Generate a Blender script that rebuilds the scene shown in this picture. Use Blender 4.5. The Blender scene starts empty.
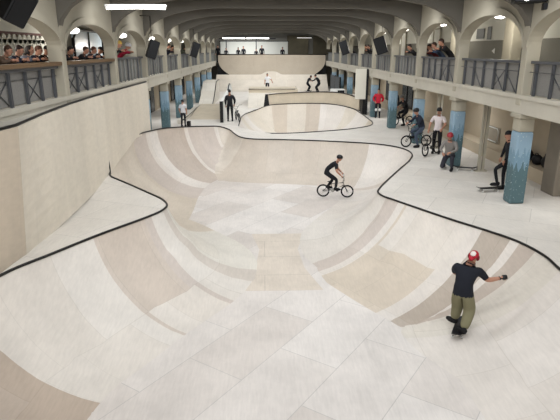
import bpy, bmesh, math, random
import numpy as np
from mathutils import Vector, Matrix, Quaternion
from mathutils.geometry import delaunay_2d_cdt
random.seed(7)
PI = math.pi
SC = bpy.context.scene
COL = SC.collection

# ------------------------------------------------------------------ camera
cam_d = bpy.data.cameras.new('camera')
cam = bpy.data.objects.new('camera', cam_d)
COL.objects.link(cam)
cam.location = (0, 0, 4.0)
cam.rotation_euler = (PI/2 - 0.2992, 0, -0.0317)
cam_d.sensor_width = 36.0
cam_d.lens = 36.0*520.0/560.0
cam_d.clip_end = 200
SC.camera = cam

# ------------------------------------------------------------------ world, light, exposure
world = bpy.data.worlds.new('world')
SC.world = world
world.use_nodes = True
world.node_tree.nodes['Background'].inputs[0].default_value = (0.98, 0.98, 1.0, 1)
world.node_tree.nodes['Background'].inputs[1].default_value = 0.9
SC.view_settings.view_transform = 'Standard'
SC.view_settings.look = 'None'
SC.view_settings.exposure = 0.47
SC.view_settings.gamma = 1.0
SC.view_settings.use_curve_mapping = False

Y0, BAY, NB = 13.51, 4.724, 9          # first visible pillar, bay length
XR, XL = 6.61, -4.90                   # inner faces of the two arcades
ZK, ZF, ZB, ZRAIL = 2.88, 2.62, 2.42, 3.73   # kerb top, balcony floor, fascia bottom, rail top
def PY(k): return Y0 + BAY*k

def area(name, loc, sx, sy, power, rot=(0,0,0), col=(0.97,0.985,1.0)):
    l = bpy.data.lights.new(name, 'AREA'); l.shape = 'RECTANGLE'
    l.size, l.size_y, l.energy, l.color = sx, sy, power, col; l.spread = 2.75
    o = bpy.data.objects.new(name, l); COL.objects.link(o)
    o.location = loc; o.rotation_euler = rot
    return o
POW = 178
for k in range(-3, 9):                 # rows of hall lights between the roof beams
    area('hall_light', (0.9, PY(k)+BAY*0.5, 5.60), 10.5, 1.0, POW, (0.3, 0, 0))
# ------------------------------------------------------------------ bowl shapes (plan curves of the coping, z of the lip)
BOWL1 = [(3.4,3.0,0),(4.6,3.3,0),(5.4,4.3,0),(5.62,5.8,0),(5.62,7.4,0),(5.60,8.88,0),(5.66,9.6,0),(5.52,10.4,0),(5.15,11.12,0),(4.68,11.85,0),
 (4.19,12.7,0),(3.62,13.75,0),(3.38,14.2,0),(3.33,14.6,0),(3.50,15.1,0),(3.92,15.99,0),(4.7,17.55,0),(5.54,19.23,0),(5.92,20.35,0),(5.93,21.3,0),
 (5.6,22.1,0),(4.9,22.75,0),(4.1,23.1,0),(2.58,23.62,0),(0.76,24.01,0),(-0.55,24.25,0),(-1.05,24.6,0.02),(-1.4,25.3,0.08),(-1.72,25.95,0.2),(-2.15,26.0,0.33),
 (-2.82,25.3,0.45),(-3.82,24.0,0.6),(-4.34,23.09,0.68),(-4.72,21.7,0.76),(-4.86,19.72,0.85),(-4.86,17.8,0.62),(-4.86,16.3,0.36),
 (-4.72,15.75,0.28),(-4.35,15.35,0.24),(-3.93,14.94,0.2),(-3.2,14.0,0.2),(-2.68,13.3,0.2),(-2.47,12.75,0.2),(-2.53,12.3,0.2),(-2.78,11.8,0.2),
 (-3.53,10.62,0.2),(-4.15,9.5,0.2),(-4.62,8.66,0.19),(-4.95,7.6,0.12),(-5.05,6.2,0.05),(-4.8,4.6,0),(-4.0,3.5,0),(-3.0,3.0,0),(0.2,2.9,0)]
BOWL2 = [(-1.33,28.2,0),(-1.36,30.5,0),(-1.33,33.0,0),(-1.01,34.75,0),(-0.45,35.8,0.08),(0.35,36.3,0.32),(1.6,36.3,0.42),(3.4,36.1,0.47),(4.9,35.7,0.42),(5.9,34.9,0.25),
 (6.3,33.4,0.05),(6.33,31.5,0),(6.25,29.8,0),(5.9,28.6,0),(4.9,27.5,0),(3.08,26.5,0),(0.82,25.85,0),(-0.4,26.15,0),(-1.1,27.1,0)]
RAD = ([0, .095, .115, .185, .21, .30, .36, .46, .52, .60, .68, 1.0], [2.4, 2.4, 3.5, 3.4, 2.5, 2.4, 2.6, 2.6, 2.4, 2.3, 2.4, 2.4])   # curve radius of the transitions along the lip

def catmull(P, step=0.12):
    P = np.array(P, float); n = len(P); out = []
    for i in range(n):
        a, b, c, d = P[i-1], P[i], P[(i+1) % n], P[(i+2) % n]
        L = np.linalg.norm((c-b)[:2]); m = max(2, int(L/step))
        # centripetal parametrisation
        t0 = 0; t1 = t0+np.linalg.norm(b-a)**.5; t2 = t1+np.linalg.norm(c-b)**.5; t3 = t2+np.linalg.norm(d-c)**.5
        for j in range(m):
            t = t1+(t2-t1)*j/m
            A1 = (t1-t)/(t1-t0)*a+(t-t0)/(t1-t0)*b; A2 = (t2-t)/(t2-t1)*b+(t-t1)/(t2-t1)*c; A3 = (t3-t)/(t3-t2)*c+(t-t2)/(t3-t2)*d
            B1 = (t2-t)/(t2-t0)*A1+(t-t0)/(t2-t0)*A2; B2 = (t3-t)/(t3-t1)*A2+(t-t1)/(t3-t1)*A3
            out.append((t2-t)/(t2-t1)*B1+(t-t1)/(t2-t1)*B2)
    return np.array(out)

class Bowl:
    def __init__(s, pts, floor, rad):
        s.C = catmull(pts); s.floor = floor; s.rad = rad
        s.A = s.C[:, :2]; s.B = np.roll(s.A, -1, 0); s.zA = s.C[:, 2]; s.zB = np.roll(s.zA, -1)
        d = s.B-s.A; s.len = np.linalg.norm(d, axis=1); s.cum = np.concatenate([[0], np.cumsum(s.len)])[:-1]; s.L = s.len.sum()
    def near(s, Q):
        Q = np.atleast_2d(Q); D = []; U = []; Z = []
        for i in range(0, len(Q), 2000):
            q = Q[i:i+2000, None, :]; d = (s.B-s.A)[None]
            t = np.clip(((q-s.A[None])*d).sum(2)/(s.len**2)[None], 0, 1)
            e = np.linalg.norm(s.A[None]+t[..., None]*d-q, axis=2); j = e.argmin(1); r = np.arange(len(j)); tt = t[r, j]
            D.append(e[r, j]); U.append(s.cum[j]+tt*s.len[j]); Z.append(s.zA[j]*(1-tt)+s.zB[j]*tt)
        return np.concatenate(D), np.concatenate(U), np.concatenate(Z)
    def inside(s, Q):
        Q = np.atleast_2d(Q); x, y = Q[:, 0][:, None], Q[:, 1][:, None]
        ax, ay, bx, by = s.A[:, 0][None], s.A[:, 1][None], s.B[:, 0][None], s.B[:, 1][None]
        c = ((ay > y) != (by > y)) & (x < (bx-ax)*(y-ay)/(by-ay+1e-12)+ax)
        return c.sum(1) % 2 == 1
    def depth(s, D, Z, U):
        R = np.interp(U/s.L, *s.rad); h = Z-s.floor; w = np.sqrt(np.maximum(2*R*h-h*h, 0)); t = np.clip(w-D, 0, None)
        return s.floor+R-np.sqrt(np.maximum(R*R-t*t, 0)), w
B1 = Bowl(BOWL1, -1.5, RAD)
B2 = Bowl(BOWL2, -1.35, ([0, 1], [2.5, 2.5]))
def deck_z(Q):
    Q = np.atleast_2d(Q); z = np.zeros(len(Q))
    for b, fall in ((B1, 3.2), (B2, 0.9)):
        D, U, Z = b.near(Q); t = np.clip(1-D/fall, 0, 1); t = t*t*(3-2*t); z = np.maximum(z, Z*t)
    return z
def surf_z(x, y):
    q = np.array([[x, y]])
    for b in (B1, B2):
        if b.inside(q)[0]:
            D, U, Z = b.near(q); return float(b.depth(D, Z, U)[0][0])
    return float(deck_z(q)[0])
# ------------------------------------------------------------------ materials
def srgb(r, g, b):
    f = lambda c: (c/255)/12.92 if c <= 10 else ((c/255+0.055)/1.055)**2.4
    return (f(r), f(g), f(b), 1)
MATS = {}
def newmat(name):
    m = bpy.data.materials.new(name); m.use_nodes = True
    nt = m.node_tree; b = nt.nodes['Principled BSDF']
    return m, nt, b
def mat(name, col, rough=0.6, metal=0.0, var=0.12, scale=6.0, emit=None, estr=0, alpha=None, stretch=None, spec=0.3):
    """plain surface with a soft procedural variation of its colour"""
    if name in MATS: return MATS[name]
    m, nt, b = newmat(name); N, L = nt.nodes, nt.links
    tc = N.new('ShaderNodeTexCoord'); mp = N.new('ShaderNodeMapping'); nz = N.new('ShaderNodeTexNoise')
    nz.inputs['Scale'].default_value = scale; nz.inputs['Detail'].default_value = 4
    if stretch: mp.inputs['Scale'].default_value = stretch
    mx = N.new('ShaderNodeMixRGB'); mx.inputs[1].default_value = tuple(max(0, c*(1-var)) for c in col[:3])+(1,)
    mx.inputs[2].default_value = tuple(min(1, c*(1+var)) for c in col[:3])+(1,)
    L.new(tc.outputs['Object'], mp.inputs[0]); L.new(mp.outputs[0], nz.inputs['Vector']); L.new(nz.outputs['Fac'], mx.inputs[0])
    L.new(mx.outputs[0], b.inputs['Base Color'])
    b.inputs['Roughness'].default_value = rough; b.inputs['Metallic'].default_value = metal; b.inputs['Specular IOR Level'].default_value = spec
    if emit: b.inputs['Emission Color'].default_value = emit; b.inputs['Emission Strength'].default_value = estr
    if alpha is not None: b.inputs['Alpha'].default_value = alpha
    MATS[name] = m; return m

def ply(name, c1, c2, rot=0.0, bw=2.44, rh=1.22, coord='Object', bands=None, L1=1.0, seam=0.72, stain=0.16, streak=(1, 1, 1), scuff=0.0, off=(0, 0, 0), sheets=()):
    """birch plywood sheets: brick layout of sheets with thin seams, wear stains; bands = constant colour stops along the coping"""
    m, nt, b = newmat(name); N, L = nt.nodes, nt.links
    tc = N.new('ShaderNodeTexCoord'); mp = N.new('ShaderNodeMapping'); mp.inputs['Rotation'].default_value = (0, 0, rot); mp.inputs['Location'].default_value = off
    L.new(tc.outputs[coord], mp.inputs[0])
    br = N.new('ShaderNodeTexBrick'); br.inputs['Scale'].default_value = 1.0
    br.inputs['Brick Width'].default_value = bw; br.inputs['Row Height'].default_value = rh; br.inputs['Mortar Size'].default_value = 0.008
    br.inputs['Mortar Smooth'].default_value = 0.3; br.inputs['Color1'].default_value = c1; br.inputs['Color2'].default_value = c2; br.inputs['Bias'].default_value = -0.25
    br.inputs['Mortar'].default_value = tuple(c*seam for c in c1[:3])+(1,)
    L.new(mp.outputs[0], br.inputs['Vector']); col = br.outputs['Color']
    if bands:
        uv = N.new('ShaderNodeUVMap'); sx = N.new('ShaderNodeSeparateXYZ'); L.new(uv.outputs[0], sx.inputs[0])
        dv = N.new('ShaderNodeMath'); dv.operation = 'DIVIDE'; dv.inputs[1].default_value = L1; L.new(sx.outputs[0], dv.inputs[0])
        cr = N.new('ShaderNodeValToRGB'); cr.color_ramp.interpolation = 'CONSTANT'; L.new(dv.outputs[0], cr.inputs[0])
        e = cr.color_ramp.elements
        e[0].position = 0; e[0].color = bands[0][1]; e[1].position = bands[1][0]; e[1].color = bands[1][1]
        for p, c in bands[2:]:
            q = e.new(p); q.color = c
        # panel seams stay: multiply ramp by brick luminance relative to c1
        mu = N.new('ShaderNodeMixRGB'); mu.blend_type = 'MULTIPLY'; mu.inputs[0].default_value = 1
        nb = N.new('ShaderNodeTexBrick'); nb.inputs['Scale'].default_value = 1.0; nb.inputs['Brick Width'].default_value = bw; nb.inputs['Row Height'].default_value = rh
        nb.inputs['Mortar Size'].default_value = 0.008; nb.inputs['Color1'].default_value = (1, 1, 1, 1); nb.inputs['Color2'].default_value = (0.955, 0.94, 0.92, 1); nb.inputs['Mortar'].default_value = (.88, .87, .85, 1)
        L.new(uv.outputs[0], nb.inputs['Vector'])
        rc = cr.outputs[0]
        def M2(op, a, v):
            q = N.new('ShaderNodeMath'); q.operation = op; L.new(a, q.inputs[0])
            if isinstance(v, float): q.inputs[1].default_value = v
            else: L.new(v, q.inputs[1])
            return q.outputs[0]
        for u0, u1, op, vv in sheets:      # upper or lower sheets of another shade
            ms = M2('MULTIPLY', M2('MULTIPLY', M2('GREATER_THAN', dv.outputs[0], u0), M2('LESS_THAN', dv.outputs[0], u1)), M2(op, sx.outputs[1], vv))
            mc = N.new('ShaderNodeMixRGB'); L.new(ms, mc.inputs[0]); L.new(rc, mc.inputs[1]); mc.inputs[2].default_value = srgb(222, 216, 208); rc = mc.outputs[0]
        L.new(rc, mu.inputs[1]); L.new(nb.outputs['Color'], mu.inputs[2]); col = mu.outputs[0]
    # big soft wear stains, then fine grain
    n1 = N.new('ShaderNodeTexNoise'); n1.inputs['Scale'].default_value = 0.9; n1.inputs['Detail'].default_value = 6; n1.inputs['Roughness'].default_value = 0.65
    mps = N.new('ShaderNodeMapping'); mps.inputs['Scale'].default_value = streak; L.new(tc.outputs['Object'], mps.inputs[0]); L.new(mps.outputs[0], n1.inputs['Vector'])
    r1 = N.new('ShaderNodeMapRange'); r1.inputs[1].default_value = 0.38; r1.inputs[2].default_value = 0.68; r1.inputs[3].default_value = 1.0; r1.inputs[4].default_value = 1-stain
    L.new(n1.outputs['Fac'], r1.inputs[0])
    n2 = N.new('ShaderNodeTexNoise'); n2.inputs['Scale'].default_value = 9; n2.inputs['Detail'].default_value = 5
    mpg = N.new('ShaderNodeMapping'); mpg.inputs['Scale'].default_value = (3, 0.4, 1); mpg.inputs['Rotation'].default_value = (0, 0, rot)
    L.new(tc.outputs['Object'], mpg.inputs[0]); L.new(mpg.outputs[0], n2.inputs['Vector'])
    r2 = N.new('ShaderNodeMapRange'); r2.inputs[1].default_value = 0.3; r2.inputs[2].default_value = 0.7; r2.inputs[3].default_value = 1.03; r2.inputs[4].default_value = 0.94
    L.new(n2.outputs['Fac'], r2.inputs[0])
    mm = N.new('ShaderNodeMath'); mm.operation = 'MULTIPLY'; L.new(r1.outputs[0], mm.inputs[0]); L.new(r2.outputs[0], mm.inputs[1])
    fac = mm.outputs[0]
    if scuff:      # tyre scuffs: thin long dark marks
        ns = N.new('ShaderNodeTexNoise'); ns.inputs['Scale'].default_value = 1.2; ns.inputs['Detail'].default_value = 3; ns.inputs['Distortion'].default_value = 0.6
        mq = N.new('ShaderNodeMapping'); mq.inputs['Scale'].default_value = (5, 0.35, 1); mq.inputs['Rotation'].default_value = (0, 0, rot+0.5)
        L.new(tc.outputs['Object'], mq.inputs[0]); L.new(mq.outputs[0], ns.inputs['Vector'])
        rs = N.new('ShaderNodeMapRange'); rs.inputs[1].default_value = 0.62; rs.inputs[2].default_value = 0.72; rs.inputs[3].default_value = 1; rs.inputs[4].default_value = 1-scuff
        L.new(ns.outputs['Fac'], rs.inputs[0]); m3 = N.new('ShaderNodeMath'); m3.operation = 'MULTIPLY'; L.new(fac, m3.inputs[0]); L.new(rs.outputs[0], m3.inputs[1]); fac = m3.outputs[0]
    vm = N.new('ShaderNodeVectorMath'); vm.operation = 'SCALE'; L.new(col, vm.inputs[0]); L.new(fac, vm.inputs['Scale'])
    L.new(vm.outputs[0], b.inputs['Base Color']); b.inputs['Roughness'].default_value = 0.5; b.inputs['Specular IOR Level'].default_value = 0.25
    MATS[name] = m; return m

WHITE1, WHITE2 = srgb(226, 221, 216), srgb(208, 199, 191)
TAN, TAN2 = srgb(218, 210, 197), srgb(208, 198, 182)
BROWN, PINKB, PALE = srgb(194, 182, 171), srgb(205, 195, 187), srgb(223, 217, 210)
m_floor = ply('worn_white_plywood_floor', WHITE1, WHITE2, rot=-0.95, scuff=0.05)
m_tansheet = ply('tan_floor_plywood', srgb(218, 208, 195), srgb(214, 203, 190), rot=0.0)
m_deck = ply('plywood_deck', srgb(222, 217, 209), srgb(214, 208, 199), rot=0.5, stain=0.12)
m_wall = ply('tall_plywood_wall', srgb(222, 214, 199), srgb(217, 208, 192), coord='UV', bw=1.22, rh=3.2, stain=0.12, streak=(1, 1, 0.15), seam=0.93)
m_wall2 = ply('tan_plywood_panel', srgb(204, 191, 173), srgb(200, 186, 168), coord='UV', bw=1.22, rh=3.2, stain=0.1, streak=(1, 1, 0.2), seam=0.93)
m_ext = ply('tan_plywood_extension', srgb(205, 193, 172), srgb(197, 184, 162), coord='UV', bw=1.22, rh=3, seam=0.9)
m_ramp = ply('pale_plywood_ramp', srgb(216, 210, 198), srgb(207, 199, 185), coord='UV', bw=2.44, rh=1.22, stain=0.12)
m_far = ply('far_plywood_quarterpipe', srgb(172, 160, 142), srgb(166, 153, 134), coord='UV', bw=2.44, rh=2.4, stain=0.1, seam=0.85)
m_bank = ply('far_plywood_bank', srgb(211, 202, 188), srgb(203, 192, 176), coord='UV', bw=2.44, rh=1.22, stain=0.12)
m_black = mat('black_paint', srgb(22, 22, 24), 0.5)
m_steel = mat('dark_steel_coping', srgb(50, 49, 48), 0.35, 0.8, 0.1)
m_conc = mat('cream_concrete', srgb(170, 164, 148), 0.8, var=0.1, scale=1.6)
m_concd = mat('fascia_concrete', srgb(186, 181, 168), 0.8, var=0.1, scale=2.5)
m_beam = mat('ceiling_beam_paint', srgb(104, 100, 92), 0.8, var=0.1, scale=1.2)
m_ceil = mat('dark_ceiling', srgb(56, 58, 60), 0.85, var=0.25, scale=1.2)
m_bwall = mat('balcony_back_wall', srgb(128, 126, 118), 0.8, var=0.1, scale=1.0)
m_bwhite = mat('white_upper_wall', srgb(214, 214, 206), 0.7, var=0.05, scale=1.0)
m_lowwall = mat('brown_lower_wall', srgb(184, 171, 150), 0.8, var=0.12, scale=1.3)
m_rail = mat('grey_rail_metal', srgb(96, 98, 102), 0.5, 0.5, 0.1)
m_baluster = mat('pale_baluster_paint', srgb(128, 130, 128), 0.5, 0.2, 0.1)
m_mesh = mat('grey_mesh_infill', srgb(140, 138, 134), 0.7, 0.1, 0.3, scale=40, alpha=0.85)
m_wood = mat('brown_wooden_rail', srgb(106, 84, 60), 0.55, var=0.2, scale=8)
m_dark = mat('dark_glass', srgb(26, 30, 36), 0.25, var=0.2)
m_skin = mat('skin', srgb(176, 130, 108), 0.6, var=0.05)
m_tyre = mat('tyre_rubber', srgb(24, 24, 25), 0.8)
m_chrome = mat('chrome', srgb(176, 176, 172), 0.25, 0.9, 0.05)
m_frame = mat('dark_bike_frame', srgb(42, 42, 44), 0.35, 0.5, 0.05)
m_white = mat('white_paint', srgb(226, 226, 222), 0.5, var=0.04)
m_lamp = mat('lamp_glow', (1, 1, 1, 1), emit=(1, 0.98, 0.93, 1), estr=6)
m_lampsoft = mat('soft_lamp_glow', (1, 1, 1, 1), emit=(1, 0.97, 0.9, 1), estr=1.1)

def mural():
    """pillar paint: sky blue above, dark teal skyline with pale specks below"""
    m, nt, b = newmat('blue_mural_paint'); N, L = nt.nodes, nt.links
    tc = N.new('ShaderNodeTexCoord'); sx = N.new('ShaderNodeSeparateXYZ'); L.new(tc.outputs['Object'], sx.inputs[0])
    n = N.new('ShaderNodeTexNoise'); n.inputs['Scale'].default_value = 3; n.inputs['Detail'].default_value = 1
    mp = N.new('ShaderNodeMapping'); mp.inputs['Scale'].default_value = (3, 3, 0.01); L.new(tc.outputs['Object'], mp.inputs[0]); L.new(mp.outputs[0], n.inputs['Vector'])
    ad = N.new('ShaderNodeMath'); ad.operation = 'MULTIPLY_ADD'; ad.inputs[1].default_value = -1.0; L.new(n.outputs['Fac'], ad.inputs[0]); L.new(sx.outputs[2], ad.inputs[2])
    r = N.new('ShaderNodeValToRGB'); r.color_ramp.interpolation = 'CONSTANT'; e = r.color_ramp.elements
    e[0].position = 0; e[0].color = srgb(78, 104, 110); e[1].position = 0.55; e[1].color = srgb(112, 142, 160)
    q = e.new(0.92); q.color = srgb(134, 160, 178)
    L.new(ad.outputs[0], r.inputs[0])
    v = N.new('ShaderNodeTexNoise'); v.inputs['Scale'].default_value = 22; v.inputs['Detail'].default_value = 2; L.new(tc.outputs['Object'], v.inputs['Vector'])
    g = N.new('ShaderNodeMapRange'); g.inputs[1].default_value = 0.66; g.inputs[2].default_value = 0.72; L.new(v.outputs['Fac'], g.inputs[0])
    mx = N.new('ShaderNodeMixRGB'); mx.inputs[2].default_value = srgb(180, 196, 196); L.new(g.outputs[0], mx.inputs[0]); L.new(r.outputs[0], mx.inputs[1])
    L.new(mx.outputs[0], b.inputs['Base Color']); b.inputs['Roughness'].default_value = 0.6
    return m
m_mural = mural()

# ------------------------------------------------------------------ mesh helpers
def link(name, me, mats=(), parent=None, loc=None):
    o = bpy.data.objects.new(name, me); COL.objects.link(o)
    for m in (mats if isinstance(mats, (list, tuple)) else [mats]): me.materials.append(m)
    if parent: o.parent = parent
    if loc: o.location = loc
    return o
def build(name, bm, mats, parent=None, loc=None, smooth=False):
    bmesh.ops.recalc_face_normals(bm, faces=bm.faces)
    me = bpy.data.meshes.new(name); bm.to_mesh(me); bm.free()
    if smooth:
        for p in me.polygons: p.use_smooth = True
    return link(name, me, mats, parent, loc)
def tag(o, label=None, cat=None, group=None, kind=None):
    if label: o['label'] = label
    if cat: o['category'] = cat
    if group: o['group'] = group
    if kind: o['kind'] = kind
    return o
def empty(name, loc=(0, 0, 0), rz=0, **k):
    o = bpy.data.objects.new(name, None); COL.objects.link(o); o.location = loc; o.rotation_euler = (0, 0, rz); o.empty_display_size = .1
    return tag(o, **k)
def box(bm, lo, hi, mi=0, M=None, bev=0):
    v = [bm.verts.new((x, y, z)) for z in (lo[2], hi[2]) for y in (lo[1], hi[1]) for x in (lo[0], hi[0])]
    F = [bm.faces.new([v[i] for i in f]) for f in ((0, 2, 3, 1), (4, 5, 7, 6), (0, 1, 5, 4), (2, 6, 7, 3), (0, 4, 6, 2), (1, 3, 7, 5))]
    for f in F: f.material_index = mi
    if bev: 
        r = bmesh.ops.bevel(bm, geom=list({e for f in F for e in f.edges}), offset=bev, segments=2, affect='EDGES', profile=0.5)
        v = list({w for f in r['faces'] for w in f.verts} | set(x for x in v if x.is_valid))
    if M is not None: bmesh.ops.transform(bm, matrix=M, verts=v)
    return v
def frame_at(d, up=Vector((0, 0, 1))):
    d = d.normalized()
    if abs(d.dot(up)) > .95: up = Vector((0, 1, 0))
    x = d.cross(up).normalized(); y = x.cross(d).normalized(); return x, y
def tube(bm, pts, r, n=8, mi=0, closed=False, cap=True):
    pts = [Vector(p) for p in pts]; R = r if isinstance(r, (list, tuple)) else [r]*len(pts); rings = []; m = len(pts); px = None
    for i, p in enumerate(pts):
        a = pts[i-1] if (i or closed) else p; b = pts[(i+1) % m] if (i < m-1 or closed) else p
        d = (b-a)
        if d.length < 1e-9: d = Vector((0, 0, 1))
        d.normalize()
        if px is None: px, py = frame_at(d)
        else:
            px = (px-d*px.dot(d)); px = px.normalized() if px.length > 1e-6 else frame_at(d)[0]; py = d.cross(px)
        rings.append([bm.verts.new(p+(px*math.cos(2*PI*k/n)+py*math.sin(2*PI*k/n))*R[i]) for k in range(n)])
    for i in range(m if closed else m-1):
        A, B = rings[i], rings[(i+1) % m]
        for k in range(n):
            f = bm.faces.new([A[k], A[(k+1) % n], B[(k+1) % n], B[k]]); f.material_index = mi; f.smooth = True
    if cap and not closed:
        for q in (rings[0][::-1], rings[-1]): f = bm.faces.new(q); f.material_index = mi
def ell(bm, c, r, mi=0, M=None, seg=12, rings=8):
    T = Matrix.Translation(Vector(c)) @ (M.to_4x4() if M is not None else Matrix.Identity(4)) @ Matrix.Diagonal(Vector(r).to_4d() if len(r) == 3 else r)
    T[3][3] = 1
    res = bmesh.ops.create_uvsphere(bm, u_segments=seg, v_segments=rings, radius=1, matrix=T)
    for v in res['verts']:
        for f in v.link_faces: f.material_index = mi; f.smooth = True
    return res['verts']
def prism(bm, prof, a, b, axis='y', mi=0):
    """extrude a 2D outline: axis y -> prof in (x,z); axis x -> prof in (y,z); axis z -> prof in (x,y)"""
    P = {'y': lambda u, v, t: (u, t, v), 'x': lambda u, v, t: (t, u, v), 'z': lambda u, v, t: (u, v, t)}[axis]
    A = [bm.verts.new(P(u, v, a)) for u, v in prof]; B = [bm.verts.new(P(u, v, b)) for u, v in prof]; n = len(prof)
    F = [bm.faces.new(A), bm.faces.new(B[::-1])]+[bm.faces.new([A[i], B[i], B[(i+1) % n], A[(i+1) % n]]) for i in range(n)]
    for f in F: f.material_index = mi
    return F
def box_uv(me, s=1.0):
    uv = me.uv_layers.new(name='UVMap')
    for p in me.polygons:
        n = p.normal; a = max(range(3), key=lambda i: abs(n[i]))
        for li in p.loop_indices:
            c = me.vertices[me.loops[li].vertex_index].co
            uv.data[li].uv = {0: (c.y, c.z), 1: (c.x, c.z), 2: (c.x, c.y)}[a]

# ------------------------------------------------------------------ the skate bowls
def bowl_mesh(B):
    C = B.C; n = len(C); nx = np.roll(C, -1, 0)[:, :2]-np.roll(C, 1, 0)[:, :2]; nx /= np.linalg.norm(nx, axis=1)[:, None]
    nrm = np.stack([-nx[:, 1], nx[:, 0]], 1)
    ar = 0.5*np.sum(C[:, 0]*np.roll(C[:, 1], -1)-np.roll(C[:, 0], -1)*C[:, 1])
    if ar < 0: nrm = -nrm
    pts = [C[:, :2]]
    for s in (0.04, .09, .15, .22, .3, .4, .5, .62, .75, .9, 1.05, 1.2, 1.4, 1.6, 1.8, 2.0, 2.25, 2.5, 2.75, 3.0):
        q = C[:, :2]+nrm*s; st = 1 if s < .5 else 2
        q = q[::st]; D, U, Z = B.near(q); ok = (np.abs(D-s) < 0.02) & B.inside(q); pts.append(q[ok])
    _, wv = B.depth(np.zeros(n), C[:, 2], B.cum)
    for off in (-.07, .0, .08):
        q = C[:, :2]+nrm*(wv+off)[:, None]; D, U, Z = B.near(q); ok = (np.abs(D-wv-off) < 0.03) & B.inside(q); pts.append(q[ok])
    x0, y0 = C[:, :2].min(0); x1, y1 = C[:, :2].max(0)
    g = np.stack(np.meshgrid(np.arange(x0, x1, .3), np.arange(y0, y1, .3)), -1).reshape(-1, 2)
    g = g[B.inside(g)]; D, U, Z = B.near(g); pts.append(g[D > 3.05])
    Q = np.concatenate(pts)
    vs, es, fs, *_ = delaunay_2d_cdt([Vector(p) for p in Q], [(i, (i+1) % n) for i in range(n)], [], 0, 1e-5)
    V = np.array([[v.x, v.y] for v in vs]); F = np.array([f for f in fs if len(f) == 3])
    F = F[B.inside(V[F].mean(1))]
    D, U, Z = B.near(V); z, w = B.depth(D, Z, U)
    z = np.where(D < 1e-4, Z, z)
    # soften the valleys where two curved walls meet
    E = np.concatenate([F[:, [0, 1]], F[:, [1, 2]], F[:, [2, 0]]]); free = D > 0.5
    for _ in range(4):
        s = np.zeros(len(V)); c = np.zeros(len(V))
        np.add.at(s, E[:, 0], z[E[:, 1]]); np.add.at(c, E[:, 0], 1); np.add.at(s, E[:, 1], z[E[:, 0]]); np.add.at(c, E[:, 1], 1)
        z = np.where(free & (c > 0), 0.5*z+0.5*s/np.maximum(c, 1), z)
    fc = V[F].mean(1); Df, Uf, Zf = B.near(fc); _, wf = B.depth(Df, Zf, Uf)
    return V, z, F, D, U, Uf, Df > wf-0.005
def bowl_objects(B, name, root, mt, mf, mats_name):
    V, z, F, D, U, Uf, flat = bowl_mesh(B)
    for part, sel, m in (('flat_bottom', flat, mf), ('curved_wall', ~flat, mt)):
        Fs = F[sel]; used = np.unique(Fs); idx = -np.ones(len(V), int); idx[used] = np.arange(len(used))
        me = bpy.data.meshes.new(part); me.from_pydata([(V[i, 0], V[i, 1], z[i]) for i in used], [], idx[Fs].tolist())
        uv = me.uv_layers.new(name='UVMap')
        Us = Uf[sel]
        for fi, f in enumerate(Fs):
            us = U[f]
            if us.max()-us.min() > 0.6: us = np.full(3, Us[fi])
            for k in range(3): uv.data[fi*3+k].uv = (us[k], D[f[k]])
        for p in me.polygons: p.use_smooth = True
        me.update()
        o = link(part, me, m, root)
    return
bands1 = [(0.0, TAN), (0.03, PALE), (0.11, srgb(219, 213, 203)), (0.1275, BROWN), (0.1335, PALE), (0.1375, srgb(187, 176, 164)), (0.1515, PALE), (0.1575, srgb(211, 200, 185)), (0.189, PALE), (0.195, PINKB), (0.2005, srgb(222, 217, 210)),
 (0.24, PALE), (0.30, srgb(208, 198, 188)), (0.311, PALE), (0.3585, srgb(204, 194, 182)), (0.452, srgb(214, 206, 195)), (0.4862, PALE), (0.4908, PINKB), (0.519, PALE), (0.5223, BROWN), (0.5528, PALE), (0.5711, PINKB), (0.598, srgb(210, 200, 186)), (0.69, srgb(222, 218, 209)), (0.721, srgb(208, 200, 191)), (0.7245, srgb(222, 217, 210)), (0.7335, PINKB), (0.7365, srgb(206, 195, 184)), (0.76, srgb(223, 218, 211)), (0.808, srgb(190, 176, 162)), (0.87, TAN)]
bands2 = [(0.0, PALE), (0.12, TAN), (0.16, PALE), (0.2, TAN), (0.29, srgb(206, 194, 179)), (0.325, srgb(217, 209, 197)), (0.37, srgb(201, 189, 175)), (0.40, PALE), (0.46, TAN), (0.5, PALE), (0.6, TAN2), (0.68, PALE)]
m_tr1 = ply('bowl_wall_plywood_large', PALE, TAN, bands=bands1, L1=B1.L, sheets=((.7365, .76, 'GREATER_THAN', 1.3), (.1575, .19, 'LESS_THAN', .95), (.808, .87, 'LESS_THAN', .3)), bw=1.22, rh=1.3, scuff=0.0, stain=0.13)
m_tr2 = ply('bowl_wall_plywood_small', PALE, TAN, bands=bands2, L1=B2.L, bw=1.22, rh=1.3, stain=0.1)
bowl = empty('skate_bowl', (0, 0, 0), label='large whitish plywood skate bowl filling the foreground with dark steel coping', cat='skate bowl')
bowl_objects(B1, 'bowl', bowl, m_tr1, m_floor, '')
bowl2 = empty('skate_bowl', (0, 0, 0), label='smaller kidney shaped plywood bowl behind the large one under a tan raised wall', cat='skate bowl')
bowl_objects(B2, 'bowl', bowl2, m_tr2, m_floor, '')
def coping(B, root, skip, lab):
    C = B.C; D, U, Z = B.near(C[:, :2]); u = B.cum/B.L
    keep = [not any(a <= t <= b for a, b in skip) for t in u]; runs = []; cur = []
    for i in range(len(C)):
        if keep[i]: cur.append((C[i, 0], C[i, 1], C[i, 2]+.012))
        elif cur: runs.append(cur); cur = []
    if cur: runs.append(cur)
    if keep[0] and keep[-1] and len(runs) > 1: runs[0] = runs.pop()+runs[0]
    whole = all(keep)
    for r in runs:
        if len(r) < 3: continue
        bm = bmesh.new(); tube(bm, r, 0.029, 8, closed=whole); build('coping', bm, m_steel, root)
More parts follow.
